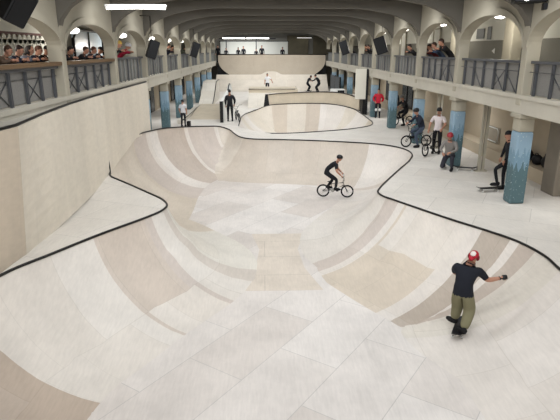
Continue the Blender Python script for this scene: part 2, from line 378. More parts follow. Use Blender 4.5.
bm = bmesh.new(); prism(bm, [(-.72, 11.3), (1.4, 11.3), (1.05, 12.6), (.95, 14.0), (1.25, 15.3), (-.4, 15.3), (-.15, 14.0), (-.25, 12.6)], -1.502, -1.496, 'z'); o = build('tan_floor_sheet', bm, m_tansheet, bowl); o['label'] = 'tan plywood sheet let into the pale floor'
coping(B1, bowl, [(0.5985, 0.655), (0.80, 0.84)], '')
coping(B2, bowl2, [], '')

bm = bmesh.new(); tube(bm, [(-4.81, 16.0, .27), (-4.83, 16.05, .48), (-4.84, 16.1, .68), (-4.845, 16.15, .92)], [.045, .05, .03, .006], 8); o = build('coping_end', bm, m_steel, bowl)
# ------------------------------------------------------------------ deck and floor
def deck():
    pts = []; edges = []; polys = []
    for B in (B1, B2):
        base = len(pts); n = len(B.C); pts += [tuple(p) for p in B.C[:, :2]]; edges += [(base+i, base+(i+1) % n) for i in range(n)]
    X0, X1, Ya, Yb = -7.6, 9.4, 1.6, 61.0
    base = len(pts); pts += [(X0, Ya), (X1, Ya), (X1, Yb), (X0, Yb)]; edges += [(base+i, base+(i+1) % 4) for i in range(4)]
    g = np.stack(np.meshgrid(np.arange(X0+.25, X1, .5), np.arange(Ya+.25, Yb, .5)), -1).reshape(-1, 2)
    ring = []
    for B in (B1, B2):
        C = B.C; nx = np.roll(C, -1, 0)[:, :2]-np.roll(C, 1, 0)[:, :2]; nx /= np.linalg.norm(nx, axis=1)[:, None]; nr = np.stack([nx[:, 1], -nx[:, 0]], 1)
        ar = 0.5*np.sum(C[:, 0]*np.roll(C[:, 1], -1)-np.roll(C[:, 0], -1)*C[:, 1]); nr = nr if ar > 0 else -nr
        for s in (.12, .3): ring.append((C[:, :2]+nr*s)[::2])
    R = np.concatenate(ring)
    def far(q, d):
        m = np.ones(len(q), bool)
        for B in (B1, B2): D, U, Z = B.near(q); m &= (D > d) & ~B.inside(q)
        return m
    g = g[far(g, .45)]; R = R[far(R, .08)]; R = R[(R[:, 0] > X0) & (R[:, 0] < X1)]
    pts += [tuple(p) for p in g]+[tuple(p) for p in R]
    vs, es, fs, *_ = delaunay_2d_cdt([Vector(p) for p in pts], edges, [], 0, 1e-5)
    V = np.array([[v.x, v.y] for v in vs]); F = np.array([f for f in fs if len(f) == 3]); c = V[F].mean(1)
    F = F[~(B1.inside(c) | B2.inside(c))]; z = deck_z(V)
    me = bpy.data.meshes.new('floor'); me.from_pydata([(V[i, 0], V[i, 1], z[i]) for i in range(len(V))], [], F.tolist())
    for p in me.polygons: p.use_smooth = True
    tag(link('floor', me, m_deck), kind='structure')
deck()
# hall slab under the wooden deck
bm = bmesh.new(); box(bm, (-7.6, -2.0, -1.75), (9.4, 61, -1.62)); tag(build('floor_slab', bm, m_lowwall), kind='structure')

# ------------------------------------------------------------------ tall plywood wall along the left of the bowl
WALL = [(-4.86, 6.4, 0.05, -4.62, 6.4), (-4.76, 8.66, 0.19, -4.43, 8.95), (-4.70, 9.6, 0.19, -4.38, 9.35), (-4.72, 11.5, 0.2, -4.62, 11.2), (-4.78, 13.5, 0.2, -4.80, 13.2), (-4.86, 15.85, 0.25, -4.87, 15.5),
        (-4.865, 16.8, 0.45, -4.87, 16.8), (-4.865, 18.6, 0.7, -4.87, 18.3), (-4.865, 19.8, 0.85, -4.87, 19.8), (-4.86, 22.4, 0.72, -4.86, 22.4)]
def left_wall():
    root = empty('plywood_wall', (0, 0, 0), label='tall pale plywood wall rising along the left of the bowl up to the balcony', cat='ramp wall')
    for name, a, b, m in (('near_panel', 0, 2, m_wall2), ('riding_face', 2, len(WALL)-1, m_wall)):
        vs = []; fs = []; uvs = []; K = 8; off = 0.0
        W = WALL[a:b+1]; s = 0
        for i, w in enumerate(W):
            if i: s += math.hypot(w[1]-W[i-1][1], w[0]-W[i-1][0])
            for k in range(K+1):
                t = k/K; cur = 0.10*(1-t)**3 if i < len(W)-5 or a == 0 else 0
                vs.append((w[0]+(w[3]-w[0])*t+cur*0, w[1]+(w[4]-w[1])*t, w[2]-.06+(2.7-w[2]+.06)*t)); uvs.append((s, t*2.6))
        for i in range(len(W)-1):
            for k in range(K): q = i*(K+1)+k; fs.append((q, q+K+1, q+K+2, q+1))
        me = bpy.data.meshes.new(name); me.from_pydata(vs, [], fs); uv = me.uv_layers.new(name='UVMap')
        for l in me.loops: uv.data[l.index].uv = uvs[l.vertex_index]
        o = link(name, me, m, root)
        so = o.modifiers.new('solid', 'SOLIDIFY'); so.thickness = 0.05; so.offset = 1 if a else 1
    bm = bmesh.new(); tube(bm, [(w[3], w[4], 2.72) for w in WALL], 0.03, 8); build('coping', bm, m_steel, root)
    # ledge between wall top and balcony
    bm = bmesh.new(); L = [(w[3]-.01, w[4]) for w in WALL]+[(-5.0, 22.4), (-5.0, 6.4)]; prism(bm, L[::-1], 2.64, 2.70, 'z'); build('top_ledge', bm, m_ramp, root)
left_wall()
# ------------------------------------------------------------------ hall shell: arcades, balconies, roof
def arcade(side, X, name, zc, zs, top):
    """one wall of elliptical arches between upper pillars; thickness away from the hall"""
    s = 1 if side > 0 else -1; th = 0.32; bm = bmesh.new(); hw = 0.13
    for k in range(-3, NB):
        a, b = PY(k)+hw, PY(k+1)-hw; mid, r = (a+b)/2, (b-a)/2; rise = zc-zs
        arch = [(mid+r*math.cos(PI-PI*i/24), zs+rise*math.sin(PI*i/24)**0.92) for i in range(25)]
        # moulding line (outer) and wall above
        for x0, x1, e in ((X, X+s*th, 0.0),):
            poly = [(PY(k), zs), (a, zs)]+arch[1:-1]+[(b, zs), (PY(k+1), zs), (PY(k+1), top), (PY(k), top)]
            prism(bm, poly, x0, x1, 'x')
        # raised archivolt band
        outer = [(mid+(r+0.0)*math.cos(PI-PI*i/24)*1.0, zs+(rise+0.20)*math.sin(PI*i/24)**0.92) for i in range(25)]
        poly = arch+outer[::-1][1:-1]
        prism(bm, [(y, z) for y, z in poly], X-s*0.05, X+s*0.02, 'x')
    return tag(build(name, bm, m_conc), kind='structure')
arcade(1, XR, 'wall_right', 4.95, 4.05, 6.15)
arcade(-1, XL, 'wall_left', 4.68, 4.0, 6.15)

def balcony(side, X, name):
    s = 1 if side > 0 else -1; bm = bmesh.new()
    box(bm, (min(X+s*.3, X+s*2.6), PY(-3), ZB+.02), (max(X+s*.3, X+s*2.6), 56.5, ZF))            # slab
    box(bm, (min(X, X+s*0.3), PY(-3), ZB), (max(X, X+s*0.3), 56.5, ZK))            # kerb / fascia
    box(bm, (min(X-s*.03, X+s*.05), PY(-3), ZK-.09), (max(X-s*.03, X+s*.05), 56.5, ZK+.01))        # small nosing
    return tag(build(name, bm, m_concd), kind='structure')
balcony(1, XR, 'trim_1'); balcony(-1, XL, 'trim_2')
# outer walls: lower and upper storeys
bm = bmesh.new(); box(bm, (9.2, 1.6, -0.1), (9.4, 61, 2.5)); tag(build('wall_right_lower', bm, m_lowwall), kind='structure')
bm = bmesh.new(); box(bm, (9.2, -0.7, 2.5), (9.4, 61, 4.35)); tag(build('wall_right_upper', bm, m_bwall), kind='structure')
bm = bmesh.new(); box(bm, (9.2, -0.7, 4.35), (9.4, 61, 5.6)); tag(build('wall_right_top', bm, m_bwhite), kind='structure')
bm = bmesh.new(); box(bm, (-7.6, 1.6, -0.1), (-7.4, 61, 2.5)); tag(build('wall_left_lower', bm, m_lowwall), kind='structure')
bm = bmesh.new(); box(bm, (-7.6, -0.7, 2.5), (-7.4, 61, 5.4)); tag(build('wall_left_upper', bm, m_bwall), kind='structure')
for nm, x0, x1, z in (('ceiling_right', 6.9, 9.4, 5.45), ('ceiling_left', -7.6, -5.2, 5.15)):
    bm = bmesh.new(); box(bm, (x0, -0.7, z), (x1, 61, z+.12)); tag(build(nm, bm, m_conc), kind='structure')
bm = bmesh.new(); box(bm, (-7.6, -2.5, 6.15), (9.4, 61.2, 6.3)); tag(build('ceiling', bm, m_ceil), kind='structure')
# end wall
bm = bmesh.new(); box(bm, (-7.6, 61, -0.1), (9.4, 61.2, 6.2)); tag(build('wall_back', bm, m_bwall), kind='structure')

# roof beams with curved haunches running down to the pillars
def beam(k):
    y = PY(k); pr = []
    def zb(x):
        d = min(XR-x, x-XL)
        return float(np.interp(d, (0, .07, .3, .5, .73, 1.2, 2.08, 2.5, 2.9), (4.5, 4.7, 4.98, 5.1, 5.22, 5.40, 5.56, 5.61, 5.63)))
    xs = [XL+(XR-XL)*(0.5-0.5*math.cos(PI*i/60)) for i in range(61)]
    pr = [(x, zb(x)) for x in xs]+[(XR, 6.15), (XL, 6.15)]
    bm = bmesh.new(); prism(bm, pr, y-.14, y+.14, 'y')
    o = build('ceiling_beam', bm, m_beam); tag(o, kind='structure'); return o
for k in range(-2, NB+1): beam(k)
# longitudinal secondary ribs in the roof
for i, x in enumerate((-2.6, 0.85, 4.3)):
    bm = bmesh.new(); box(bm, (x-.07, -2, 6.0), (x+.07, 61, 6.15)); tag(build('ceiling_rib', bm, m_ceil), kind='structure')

NUM = ['first', 'second', 'third', 'fourth', 'fifth', 'sixth', 'seventh', 'eighth', 'ninth', 'tenth', 'eleventh']
def pillars(side, X):
    s = 1 if side > 0 else -1; sn = 'right' if side > 0 else 'left'
    for k in range(0, NB):
        y = PY(k)
        near = 'nearest the camera' if k == 0 else '%s along from the camera' % NUM[k]
        # upper slim pillar: part of the arcade structure
        bm = bmesh.new(); box(bm, (min(X-s*.02, X+s*.34), y-.14, ZF), (max(X-s*.02, X+s*.34), y+.14, 4.6), bev=0.03)
        tag(build('pillar_upper', bm, m_conc), label='cream upper gallery pillar on the %s side, %s' % (sn, near), cat='pillar', group='%s gallery pillars' % sn)
        root = empty('painted_pillar', (X+s*.22, y, 0), label='blue mural painted lower pillar under the %s balcony, %s' % (sn, near), cat='pillar', group='blue pillars under the %s balcony' % sn)
        bm = bmesh.new(); box(bm, (-.21, -.21, 0), (.21, .21, 1.95), bev=0.05); build('painted_shaft', bm, m_mural, root)
        bm = bmesh.new(); box(bm, (-.2, -.2, 1.95), (.2, .2, 2.3), bev=0.03); box(bm, (-.27, -.27, 2.3), (.27, .27, 2.42), bev=0.03); build('capital', bm, m_conc, root)
pillars(1, XR); pillars(-1, XL)
bm = bmesh.new(); 
box(bm, (XR, PY(-1)-.17, ZF), (XR+.34, PY(-1)+.14, 4.6)); tag(build('pillar_upper', bm, m_conc), label='cream upper gallery pillar on the right side, beside the camera outside the frame', cat='pillar', group='right gallery pillars')

# ------------------------------------------------------------------ railings, one per bay
def railing(side, X, k, style):
    s = 1 if side > 0 else -1; sn = 'right' if side > 0 else 'left'; x = X+s*.14
    a, b = PY(k)+.19, PY(k+1)-.19
    nm = 'nearest bay' if k == (-1) else '%s bay along' % NUM[k+1]
    desc = {'brace': 'with posts and cross braces', 'plain': 'with pale upright bars'}[style]
    root = empty('balcony_railing', (x, (a+b)/2, ZK), label='grey balcony railing %s on the %s gallery, %s' % (desc, sn, nm), cat='railing', group='%s gallery railings' % sn)
    L = (b-a)/2; h = ZRAIL-ZK-(.1 if side < 0 and k <= 0 else 0)
    bm = bmesh.new(); box(bm, (-.045, -L, h-.07), (.045, L, h), bev=.01); build('handrail', bm, m_rail, root)
    if side < 0 and k <= 0:
        bm = bmesh.new(); box(bm, (-.12, -L, h), (.16, L, h+.09), bev=.015); build('wooden_ledge', bm, m_wood, root)
    if k > 5:
        n = 9
        bm = bmesh.new()
        for i in range(n): y = -L+2*L*(i+.5)/n; box(bm, (-.02, y-.03, 0), (.02, y+.03, h-.07))
        build('balusters', bm, m_baluster, root); 
    elif style == 'plain':
        n = 8
        for i in range(n):
            y = -L+2*L*(i+.5)/n; bm = bmesh.new(); box(bm, (-.02, y-.035, 0), (.02, y+.035, h-.07)); build('baluster', bm, m_baluster if i % 3 else m_rail, root)
    else:
        for i in range(6):
            y = -L+.25+(2*L-.5)*i/5
            bm = bmesh.new(); box(bm, (-.025, y-.04, 0), (.025, y-.015, h-.07)); box(bm, (-.025, y+.015, 0), (.025, y+.04, h-.07)); build('double_post', bm, m_rail, root)
        st = (2*L-.5)/5
        for i in (0, 1, 3):
            y0 = -L+.25+st*i; bm = bmesh.new(); tube(bm, [(-.03, y0+.05, .04), (-.03, y0+st-.05, h*.66)], .012, 6)
            if side < 0 or i == 1: tube(bm, [(-.03, y0+.05, h*.66), (-.03, y0+st-.05, .04)], .012, 6)
            build('cross_brace', bm, m_rail, root)
        bm = bmesh.new(); tube(bm, [(-.03, -L, h*.68), (-.03, L, h*.68)], .011, 6); build('middle_wire', bm, m_rail, root)
    bm = bmesh.new(); box(bm, (.05*s-.004, -L, 0.02), (.05*s+.004, L, h-.08)); build('mesh_infill', bm, m_mesh, root)
for k in range(-1, NB):
    railing(1, XR, k, 'brace' if k <= 1 else 'plain')
    railing(-1, XL, k, 'brace' if k <= 0 else 'plain')
# ------------------------------------------------------------------ ramps and boxes on the deck
def ribbon_wall(name, path, th, m, root, nseg=1):
    """path of (x, y, zbottom, ztop); a wall with thickness th behind it"""
    P = [Vector(p[:2]) for p in path]; n = len(P); nr = []
    for i in range(n):
        d = (P[min(i+1, n-1)]-P[max(i-1, 0)]).normalized(); nr.append(Vector((-d.y, d.x)))
    vs = []; fs = []; uv = []; s = 0
    for i, p in enumerate(path):
        if i: s += (P[i]-P[i-1]).length
        q = P[i]+nr[i]*th
        vs += [(P[i].x, P[i].y, p[2]), (P[i].x, P[i].y, p[3]), (q.x, q.y, p[3]), (q.x, q.y, p[2])]; uv += [(s, p[2]), (s, p[3]), (s, p[3]+th), (s, p[2])]
    for i in range(n-1):
        a, b = i*4, i*4+4
        for k in range(4): fs.append((a+k, b+k, b+(k+1) % 4, a+(k+1) % 4))
    fs += [(3, 2, 1, 0), (4*n-4, 4*n-3, 4*n-2, 4*n-1)]
    me = bpy.data.meshes.new(name); me.from_pydata(vs, [], fs); u = me.uv_layers.new(name='UVMap')
    for l in me.loops: u.data[l.index].uv = uv[l.vertex_index]
    return link(name, me, m, root)
# raised wall on the far lip of the small bowl
root = empty('bowl_extension', (3.4, 36.2, 0), label='long curved tan plywood extension raised on the far lip of the smaller bowl', cat='ramp extension')
inv = Matrix.Translation((-3.4, -36.2, 0))
PE = [(0.32, 36.36, .32, 1.06), (1.2, 36.42, .40, 1.13), (2.6, 36.38, .46, 1.2), (3.6, 36.2, .48, 1.24), (4.9, 35.85, .45, 1.24), (5.7, 35.2, .34, 1.14), (6.25, 34.3, .22, .96)]
def catm(path, n=6):
    out = []
    for i in range(len(path)-1):
        a = path[max(i-1, 0)]; b = path[i]; c = path[i+1]; d = path[min(i+2, len(path)-1)]
        for j in range(n):
            t = j/n; out.append(tuple(0.5*((2*b[q])+(-a[q]+c[q])*t+(2*a[q]-5*b[q]+4*c[q]-d[q])*t*t+(-a[q]+3*b[q]-3*c[q]+d[q])*t**3) for q in range(len(b))))
    return out+[path[-1]]
PEs = catm(PE)
o = ribbon_wall('panel', PEs, .22, m_ext, root); o.matrix_parent_inverse = inv
bm = bmesh.new(); tube(bm, [(p[0], p[1]-.02, p[3]) for p in PEs], .035, 6); o = build('top_coping', bm, m_steel, root); o.matrix_parent_inverse = inv
bm = bmesh.new(); prism(bm, [(0, 0), (.5, 0), (.42, .35), (.32, 1.06), (.14, 1.06)], 36.33, 36.75, 'y'); o = build('black_side', bm, m_black, root); o.matrix_parent_inverse = inv; o['label'] = 'black end of the extension'
bm = bmesh.new(); prism(bm, [(6.32, 34.4), (6.32, 34.0), (6.56, 34.0), (6.56, 36.3), (5.9, 36.6)], 0, .93, 'z'); o = build('black_support', bm, m_black, root); o.matrix_parent_inverse = inv
m_ext2 = mat('cream_white_paint', srgb(226, 222, 208), .5, var=.03)
# tall white wall box beside it
root = empty('tall_wall_ramp', (6.0, 33.4, 0), label='tall white rectangular panel with a black side standing at the right end of the extension', cat='wall ramp')
bm = bmesh.new(); box(bm, (-.22, -.12, 1.0), (.46, -.05, 2.86), bev=.01); build('white_face', bm, m_ext2, root)
bm = bmesh.new(); box(bm, (-.2, -.05, 1.02), (.46, .05, 2.82)); box(bm, (.46, -.12, 0), (.60, .5, 2.84)); box(bm, (.3, .0, 0), (.46, .5, 1.05)); build('black_box', bm, m_black, root)
# plywood box behind the extension with a bank
root = empty('grind_box', (0.8, 40.5, 0), label='low tan topped plywood box behind the extension, with a pale bank at its front', cat='skate box')
bm = bmesh.new(); box(bm, (-1.9, 0.0, 0), (1.85, 3.0, 1.12), bev=.04); o = build('platform', bm, m_ext, root); box_uv(o.data)
bm = bmesh.new(); prism(bm, [(-2.9, 0.0), (0.0, 0.0), (0.0, .86)], -1.9, 1.85, 'x'); o = build('front_bank', bm, m_ramp, root); box_uv(o.data)
bm = bmesh.new(); tube(bm, [(-1.9, 0, 1.13), (1.6, 0, 1.13), (1.8, .3, 1.1), (1.85, 3, 1.1)], .03, 6); build('edge_coping', bm, m_steel, root)
# thin black ended ledge with a hump
root = empty('spine_ledge', (-2.35, 30.0, 0), label='narrow white ledge with a tall black end, standing just left of the rider in black', cat='skate ledge')
bm = bmesh.new(); prism(bm, [(0.05, 0), (9.5, 0), (9.5, 1.0), (8.6, 1.62), (7.4, 1.62), (6.3, 1.36), (0.05, 1.18)], -.12, .06, 'x'); build('ledge_body', bm, m_white, root)
bm = bmesh.new(); box(bm, (-.12, -.02, 0.02), (.07, .05, 1.2)); o = build('black_end', bm, m_black, root); o['label'] = 'black painted end plate'
bm = bmesh.new(); tube(bm, [(-.03, 5.8, 1.27), (-.03, 7.0, 1.6), (-.03, 8.0, 1.68), (-.03, 9, 1.35)], .05, 6); build('ridge_trim', bm, m_steel, root)
# left ledge and launch ramp along the pillars
root = empty('side_ledge', (-4.62, 30, 0), label='long low white ledge running beside the left blue pillars', cat='skate ledge')
bm = bmesh.new(); box(bm, (-.22, -.4, 0), (.1, 7.8, .22), bev=.02); o = build('ledge_body', bm, m_ramp, root); box_uv(o.data)
bm = bmesh.new(); tube(bm, [(.1, -.4, .22), (.1, 7.8, .22)], .03, 6); build('edge_coping', bm, m_steel, root)
root = empty('launch_ramp', (-4.5, 38, 0), label='pale plywood quarter ramp rising at the left behind the low white ledge', cat='ramp')
bm = bmesh.new(); prism(bm, [(0, 0)]+[(5*t, 1.55*t*t*(1.4-.4*t)) for t in (.2, .4, .6, .8, 1.0)]+[(8.0, 1.55), (8.0, 0)], -.3, .75, 'x'); o = build('ramp_body', bm, m_ramp, root); box_uv(o.data)
bm = bmesh.new(); tube(bm, [(.75, 5*t, 1.55*t*t*(1.4-.4*t)+.01) for t in (0, .2, .4, .6, .8, 1.0)]+[(.75, 8.0, 1.56)], .035, 6); build('edge_coping', bm, m_steel, root)
# shallow bank between ledge and spine
root = empty('wedge_bank', (-3.6, 31.5, 0), label='wide gentle plywood bank on the deck left of the narrow black ended ledge', cat='ramp')
bm = bmesh.new(); prism(bm, [(0, 0), (4, .25), (6.3, .3), (6.3, 0)], -.85, 1.0, 'x'); o = build('bank_face', bm, m_ext, root); box_uv(o.data)

# far bank with hump and far quarterpipe
def grid_mesh(name, fn, nu, nv, m, root, uvs=(1, 1)):
    vs = [fn(i/nu, j/nv) for j in range(nv+1) for i in range(nu+1)]; fs = []
    for j in range(nv):
        for i in range(nu): a = j*(nu+1)+i; fs.append((a, a+1, a+nu+2, a+nu+1))
    me = bpy.data.meshes.new(name); me.from_pydata(vs, [], fs); u = me.uv_layers.new(name='UVMap')
    for l in me.loops: v = l.vertex_index; u.data[l.index].uv = ((v % (nu+1))/nu*uvs[0], (v//(nu+1))/nv*uvs[1])
    for p in me.polygons: p.use_smooth = True
    return link(name, me, m, root)
root = empty('bank_ramp', (0.9, 53, 0), label='wide pale plywood bank with a small rounded hump across the far end', cat='ramp')
def bankf(u, v):
    x = -5.7+11.4*u; y = 2.6*v; z = 1.52*(0.25*v+0.75*v*v)+(.32*math.exp(-((x+.05)/.85)**4) if v > .94 else 0)
    return (x, y, z+.01)
o = grid_mesh('bank_face', bankf, 76, 16, m_bank, root, (11.4, 3.1))
bm = bmesh.new(); box(bm, (-5.7, 2.6, 0), (5.7, 2.9, 1.5)); build('back_board', bm, m_black, root)
root = empty('quarterpipe', (0.9, 56.4, 0), label='tall tan plywood quarterpipe spanning the far end under the end balcony', cat='quarterpipe')
def qpf(u, v):
    x = -5.55+11.2*u; 
    e = min(u, 1-u)*11.2; z = 1.42+2.1*v
    # side edges curve inwards towards the foot
    cut = 1.35*(1-min(1, v*1.35))**2.2
    x = -5.55+cut+(11.2-2*cut)*u
    return (x, -.1+1.0*v**1.0*.3+.9*(1-v)**2*-.6, z)
grid_mesh('riding_face', qpf, 24, 14, m_far, root, (11.2, 2.4))
bm = bmesh.new(); box(bm, (-5.66, .25, 0), (5.7, .9, 3.5)); build('black_backing', bm, m_black, root)
bm = bmesh.new(); tube(bm, [(-5.6, .18, 3.52), (5.7, .18, 3.52)], .06, 8); build('coping', bm, m_steel, root)
# end balcony: floor, screens, frame
bm = bmesh.new(); box(bm, (-6.5, 57.35, 2.55), (8, 61, 2.7)); tag(build('trim_3', bm, m_concd), kind='structure')
root = empty('backdrop_screen', (-.9, 60.6, 3.3), label='wide white backdrop panel behind the spectators on the end balcony', cat='screen')
bm = bmesh.new(); box(bm, (-3.8, 0, 0.05), (3.7, .08, 1.55), bev=.02); build('panel', bm, m_bwhite, root)
bm = bmesh.new(); box(bm, (-3.9, -.02, 1.55), (3.8, .1, 1.62)); build('top_rail', bm, m_steel, root)
for i, x in enumerate((3.3, 6.2)):
    root = empty('wall_panel', (x+.6, 60.7, 3.5), label=('brown wall panel at the right end of the end balcony, just right of the white backdrop' if i == 0 else 'brown wall panel in the far right corner of the end balcony'), cat='wall panel')
    bm = bmesh.new(); box(bm, (-1.2, 0, 0), (1.2, .06, 2.0), bev=.02); build('panel', bm, mat('olive_brown_panel', srgb(96, 90, 74), .8, var=.25, scale=2), root)
root = empty('metal_goal_frame', (-1.8, 58.5, 2.7), label='thin black metal frame on two posts standing on the end balcony', cat='metal frame')
for x in (-2.1, 1.1):
    bm = bmesh.new(); box(bm, (x-.05, -.05, 0), (x+.05, .05, 2.42)); build('post', bm, m_black, root)
bm = bmesh.new(); box(bm, (-4.0, -.05, 2.36), (3.2, .05, 2.48)); build('crossbar', bm, m_black, root)

# right side far: dark fence panel and white crate
root = empty('fence_panel', (6.3, 46.5, 0), label='dark grey slatted fence panel beside the far right pillars', cat='fence')
bm = bmesh.new(); box(bm, (-.04, -3, .3), (.04, 3, 1.8)); build('panel', bm, mat('slate_panel', srgb(62, 68, 74), .6), root)
for y in (-2.95, 0, 2.95):
    bm = bmesh.new(); box(bm, (-.06, y-.05, 0), (.06, y+.05, 1.86)); build('post', bm, m_steel, root)
root = empty('white_crate', (5.9, 41.5, 0), label='white box with a black square opening standing near the fence panel at the far right', cat='box')
bm = bmesh.new(); box(bm, (-.6, -.4, 0), (.45, .5, 1.05), bev=.02); build('box_body', bm, m_white, root)
bm = bmesh.new(); box(bm, (-.12, -.44, .42), (.40, -.39, .98)); build('black_opening', bm, m_black, root)

# ------------------------------------------------------------------ lamps, speakers
def batten(loc, L, rz, label, grp='ceiling tube lights'):
    root = empty('tube_light', loc, rz, label=label, cat='ceiling light', group=grp)
    bm = bmesh.new(); box(bm, (-L/2, -.09, 0), (L/2, .09, .07), bev=.015); build('housing', bm, m_white, root)
    bm = bmesh.new(); tube(bm, [(-L/2+.03, 0, -.03), (L/2-.03, 0, -.03)], .035, 8); build('glowing_tube', bm, m_lamp, root)
    for x in (-L/2+.2, L/2-.2):
        bm = bmesh.new(); tube(bm, [(x, 0, .06), (x, 0, 6.15-loc[2])], .008, 5); build('suspension_wire', bm, m_steel, root)
    return root
batten((-3.65, 16.2, 5.17), 1.75, 0, 'bright white tube light hanging near the ceiling at upper left')
batten((-2.9, 55.0, 5.1), 2.3, 0, 'bright tube light over the left of the end balcony')
batten((-.5, 55.0, 5.1), 2.3, 0, 'bright tube light over the middle of the end balcony, right of the leftmost one')
def floods(x, y, label):
    root = empty('wall_floodlight', (x, y, 5.25), label=label, cat='floodlight', group='soft floodlights on the end wall')
    bm = bmesh.new(); box(bm, (-.9, 0, 0), (.9, .25, .1), bev=.02); build('housing', bm, m_steel, root)
    bm = bmesh.new(); box(bm, (-.8, -.01, -.03), (.8, .22, 0)); build('diffuser', bm, m_lampsoft, root)
floods(4.6, 60.2, 'soft warm floodlight washing the brown panels on the end wall')
# gallery globe lamps
def globe(side, y, i):
    x = 8.1 if side > 0 else -6.4; z = 5.12 if side > 0 else 4.62; sn = 'right' if side > 0 else 'left'
    root = empty('globe_lamp', (x, y, z), label='round white ceiling lamp over the %s gallery, %s from the camera' % (sn, NUM[i]), cat='ceiling lamp', group='globe lamps of the galleries')
    bm = bmesh.new(); ell(bm, (0, 0, 0), (.22, .22, .11)); build('globe', bm, mat('globe_glow', (1, 1, 1, 1), emit=(1, .97, .9, 1), estr=1.5), root)
    bm = bmesh.new(); tube(bm, [(0, 0, .08), (0, 0, 5.47-z if side > 0 else 5.17-z)], .05, 12); build('ceiling_rose', bm, m_white, root)
    l = bpy.data.lights.new('globe_light', 'POINT'); l.energy = 38; l.color = (1, .95, .86); l.shadow_soft_size = .2
    o = bpy.data.objects.new('globe_light', l); COL.objects.link(o); o.location = (x, y, z-.45)
for side, ys in ((1, (11.5, 18.66, 24.5, 31.0, 36.7, 43.0)), (-1, (12.5, 18.8, 25.2, 31.6, 37.2, 43.0))):
    for i, y in enumerate(ys): globe(side, y, i)
def speaker(loc, rz, tilt, label, sz=(.5, .42, .85)):
    root = empty('loudspeaker', loc, rz, label=label, cat='loudspeaker', group='black loudspeakers hung in the gallery arches'); root.rotation_euler = (tilt*.5, .32 if loc[0] < 0 else -.32, rz)
    a, b, c = sz; bm = bmesh.new(); prism(bm, [(-a/2, -b/2), (a/2, -b/2), (a/2*.7, b/2), (-a/2*.7, b/2)], -c/2, c/2, 'z'); bmesh.ops.bevel(bm, geom=bm.edges[:], offset=.02, segments=1, affect='EDGES'); build('cabinet', bm, m_black, root)
    bm = bmesh.new(); box(bm, (-a/2+.03, -b/2-.015, -c/2+.03), (a/2-.03, -b/2, c/2-.03)); build('grille', bm, mat('speaker_grille', srgb(30, 31, 33), .8), root)
    bm = bmesh.new(); bpy.context.view_layer.update(); W = root.matrix_world.inverted(); L = Vector(loc); sx = 1 if loc[0] > 0 else -1; wx = XR-.04 if sx > 0 else XL+.04
    tube(bm, [W @ (L+Vector((0, 0, 0))), W @ Vector((L.x, L.y, 5.28)), W @ Vector((wx+sx*.06, L.y, 5.3))], .022, 6); build('bracket', bm, m_steel, root)
speaker((-4.5, 10.25, 4.78), 1.25, 1.0, 'black loudspeaker at the extreme upper left, hung on the nearest left arch', (.5, .42, .62))
speaker((-4.5, 22.3, 4.02), .5, .3, 'black tilted loudspeaker on the left gallery, the larger of the two farther ones', (.42, .36, .72))
speaker((-4.5, 35.9, 4.0), .5, .3, 'black tilted loudspeaker deep along the left gallery, looking smallest of the left ones', (.5, .42, .95))
speaker((6.15, 28.1, 4.22), -.5, .3, 'large black tilted loudspeaker in the right gallery arches', (.6, .42, .85))
speaker((6.15, 40.6, 4.15), -.5, .3, 'black tilted loudspeaker far along the right gallery', (.6, .45, 1.0))
root = empty('projector', (6.3, 13.0, 5.14), -.3, label='dark projector with a bright lens hung at the upper right near the nearest pillar', cat='projector')
bm = bmesh.new(); box(bm, (-.36, -.3, -.08), (.36, .3, .1), bev=.02); build('housing', bm, m_black, root)
bm = bmesh.new(); tube(bm, [(-.1, -.3, 0), (-.1, -.36, 0)], .06, 12); build('lens', bm, m_lamp, root)
bm = bmesh.new(); box(bm, (.3, -.2, -.25), (.42, .2, -.1)); tube(bm, [(.1, 0, .1), (.1, 0, 1.1)], .03, 6); build('mounting_pole', bm, m_black, root)

# ------------------------------------------------------------------ gallery walls: white board with pickets, doors, notices
root = empty('picket_board', (-7.35, 17.3, 3.0), label='white scalloped picket board on the wall behind the nearest spectators on the left', cat='board')
bm = bmesh.new(); box(bm, (0, -2.6, .3), (.05, 3.0, 1.6)); build('dark_red_backing', bm, mat('dusky_red_panel', srgb(112, 82, 80), .8), root)
for i in range(16):
    y = -2.5+5.3*(i+.5)/16; bm = bmesh.new(); box(bm, (.05, y-.135, .2), (.09, y+.135, 1.3), bev=.01); tube(bm, [(.05, y, 1.3), (.09, y, 1.3)], .135, 14); build('picket', bm, m_bwhite, root)
bm = bmesh.new(); box(bm, (.02, -2.7, 1.5), (.1, 3.1, 1.85)); build('top_band', bm, m_bwhite, root)
root = empty('gallery_window', (-7.38, 23.3, 3.2), label='pale blue window with a dark arched frame on the left gallery wall, second bay', cat='window')
bm = bmesh.new(); box(bm, (0, -1.9, 0), (.04, 1.9, 1.5)); build('pane', bm, mat('pale_blue_pane', srgb(176, 190, 202), .3), root)
bm = bmesh.new(); tube(bm, [(.05, -1.9, 0), (.05, -1.9, 1.2), (.05, -1.4, 1.55), (.05, 1.4, 1.55), (.05, 1.9, 1.2), (.05, 1.9, 0)], .06, 6); tube(bm, [(.05, 0, 0), (.05, 0, 1.5)], .04, 6); build('window_frame', bm, m_black, root)
for i, (y, w, h, z, lab) in enumerate(((22.85, .8, .4, 4.64, 'dark square notice on the white band of the right gallery wall'), (21.95, .4, .5, 4.64, 'narrow dark notice beside the square one on the right gallery wall'))):
    bm = bmesh.new(); box(bm, (-.02, -w/2, -h/2), (0, w/2, h/2)); o = tag(build('wall_notice', bm, mat('dark_notice', srgb(70, 72, 70), .6), loc=(9.19, y, z)), label=lab, cat='notice')
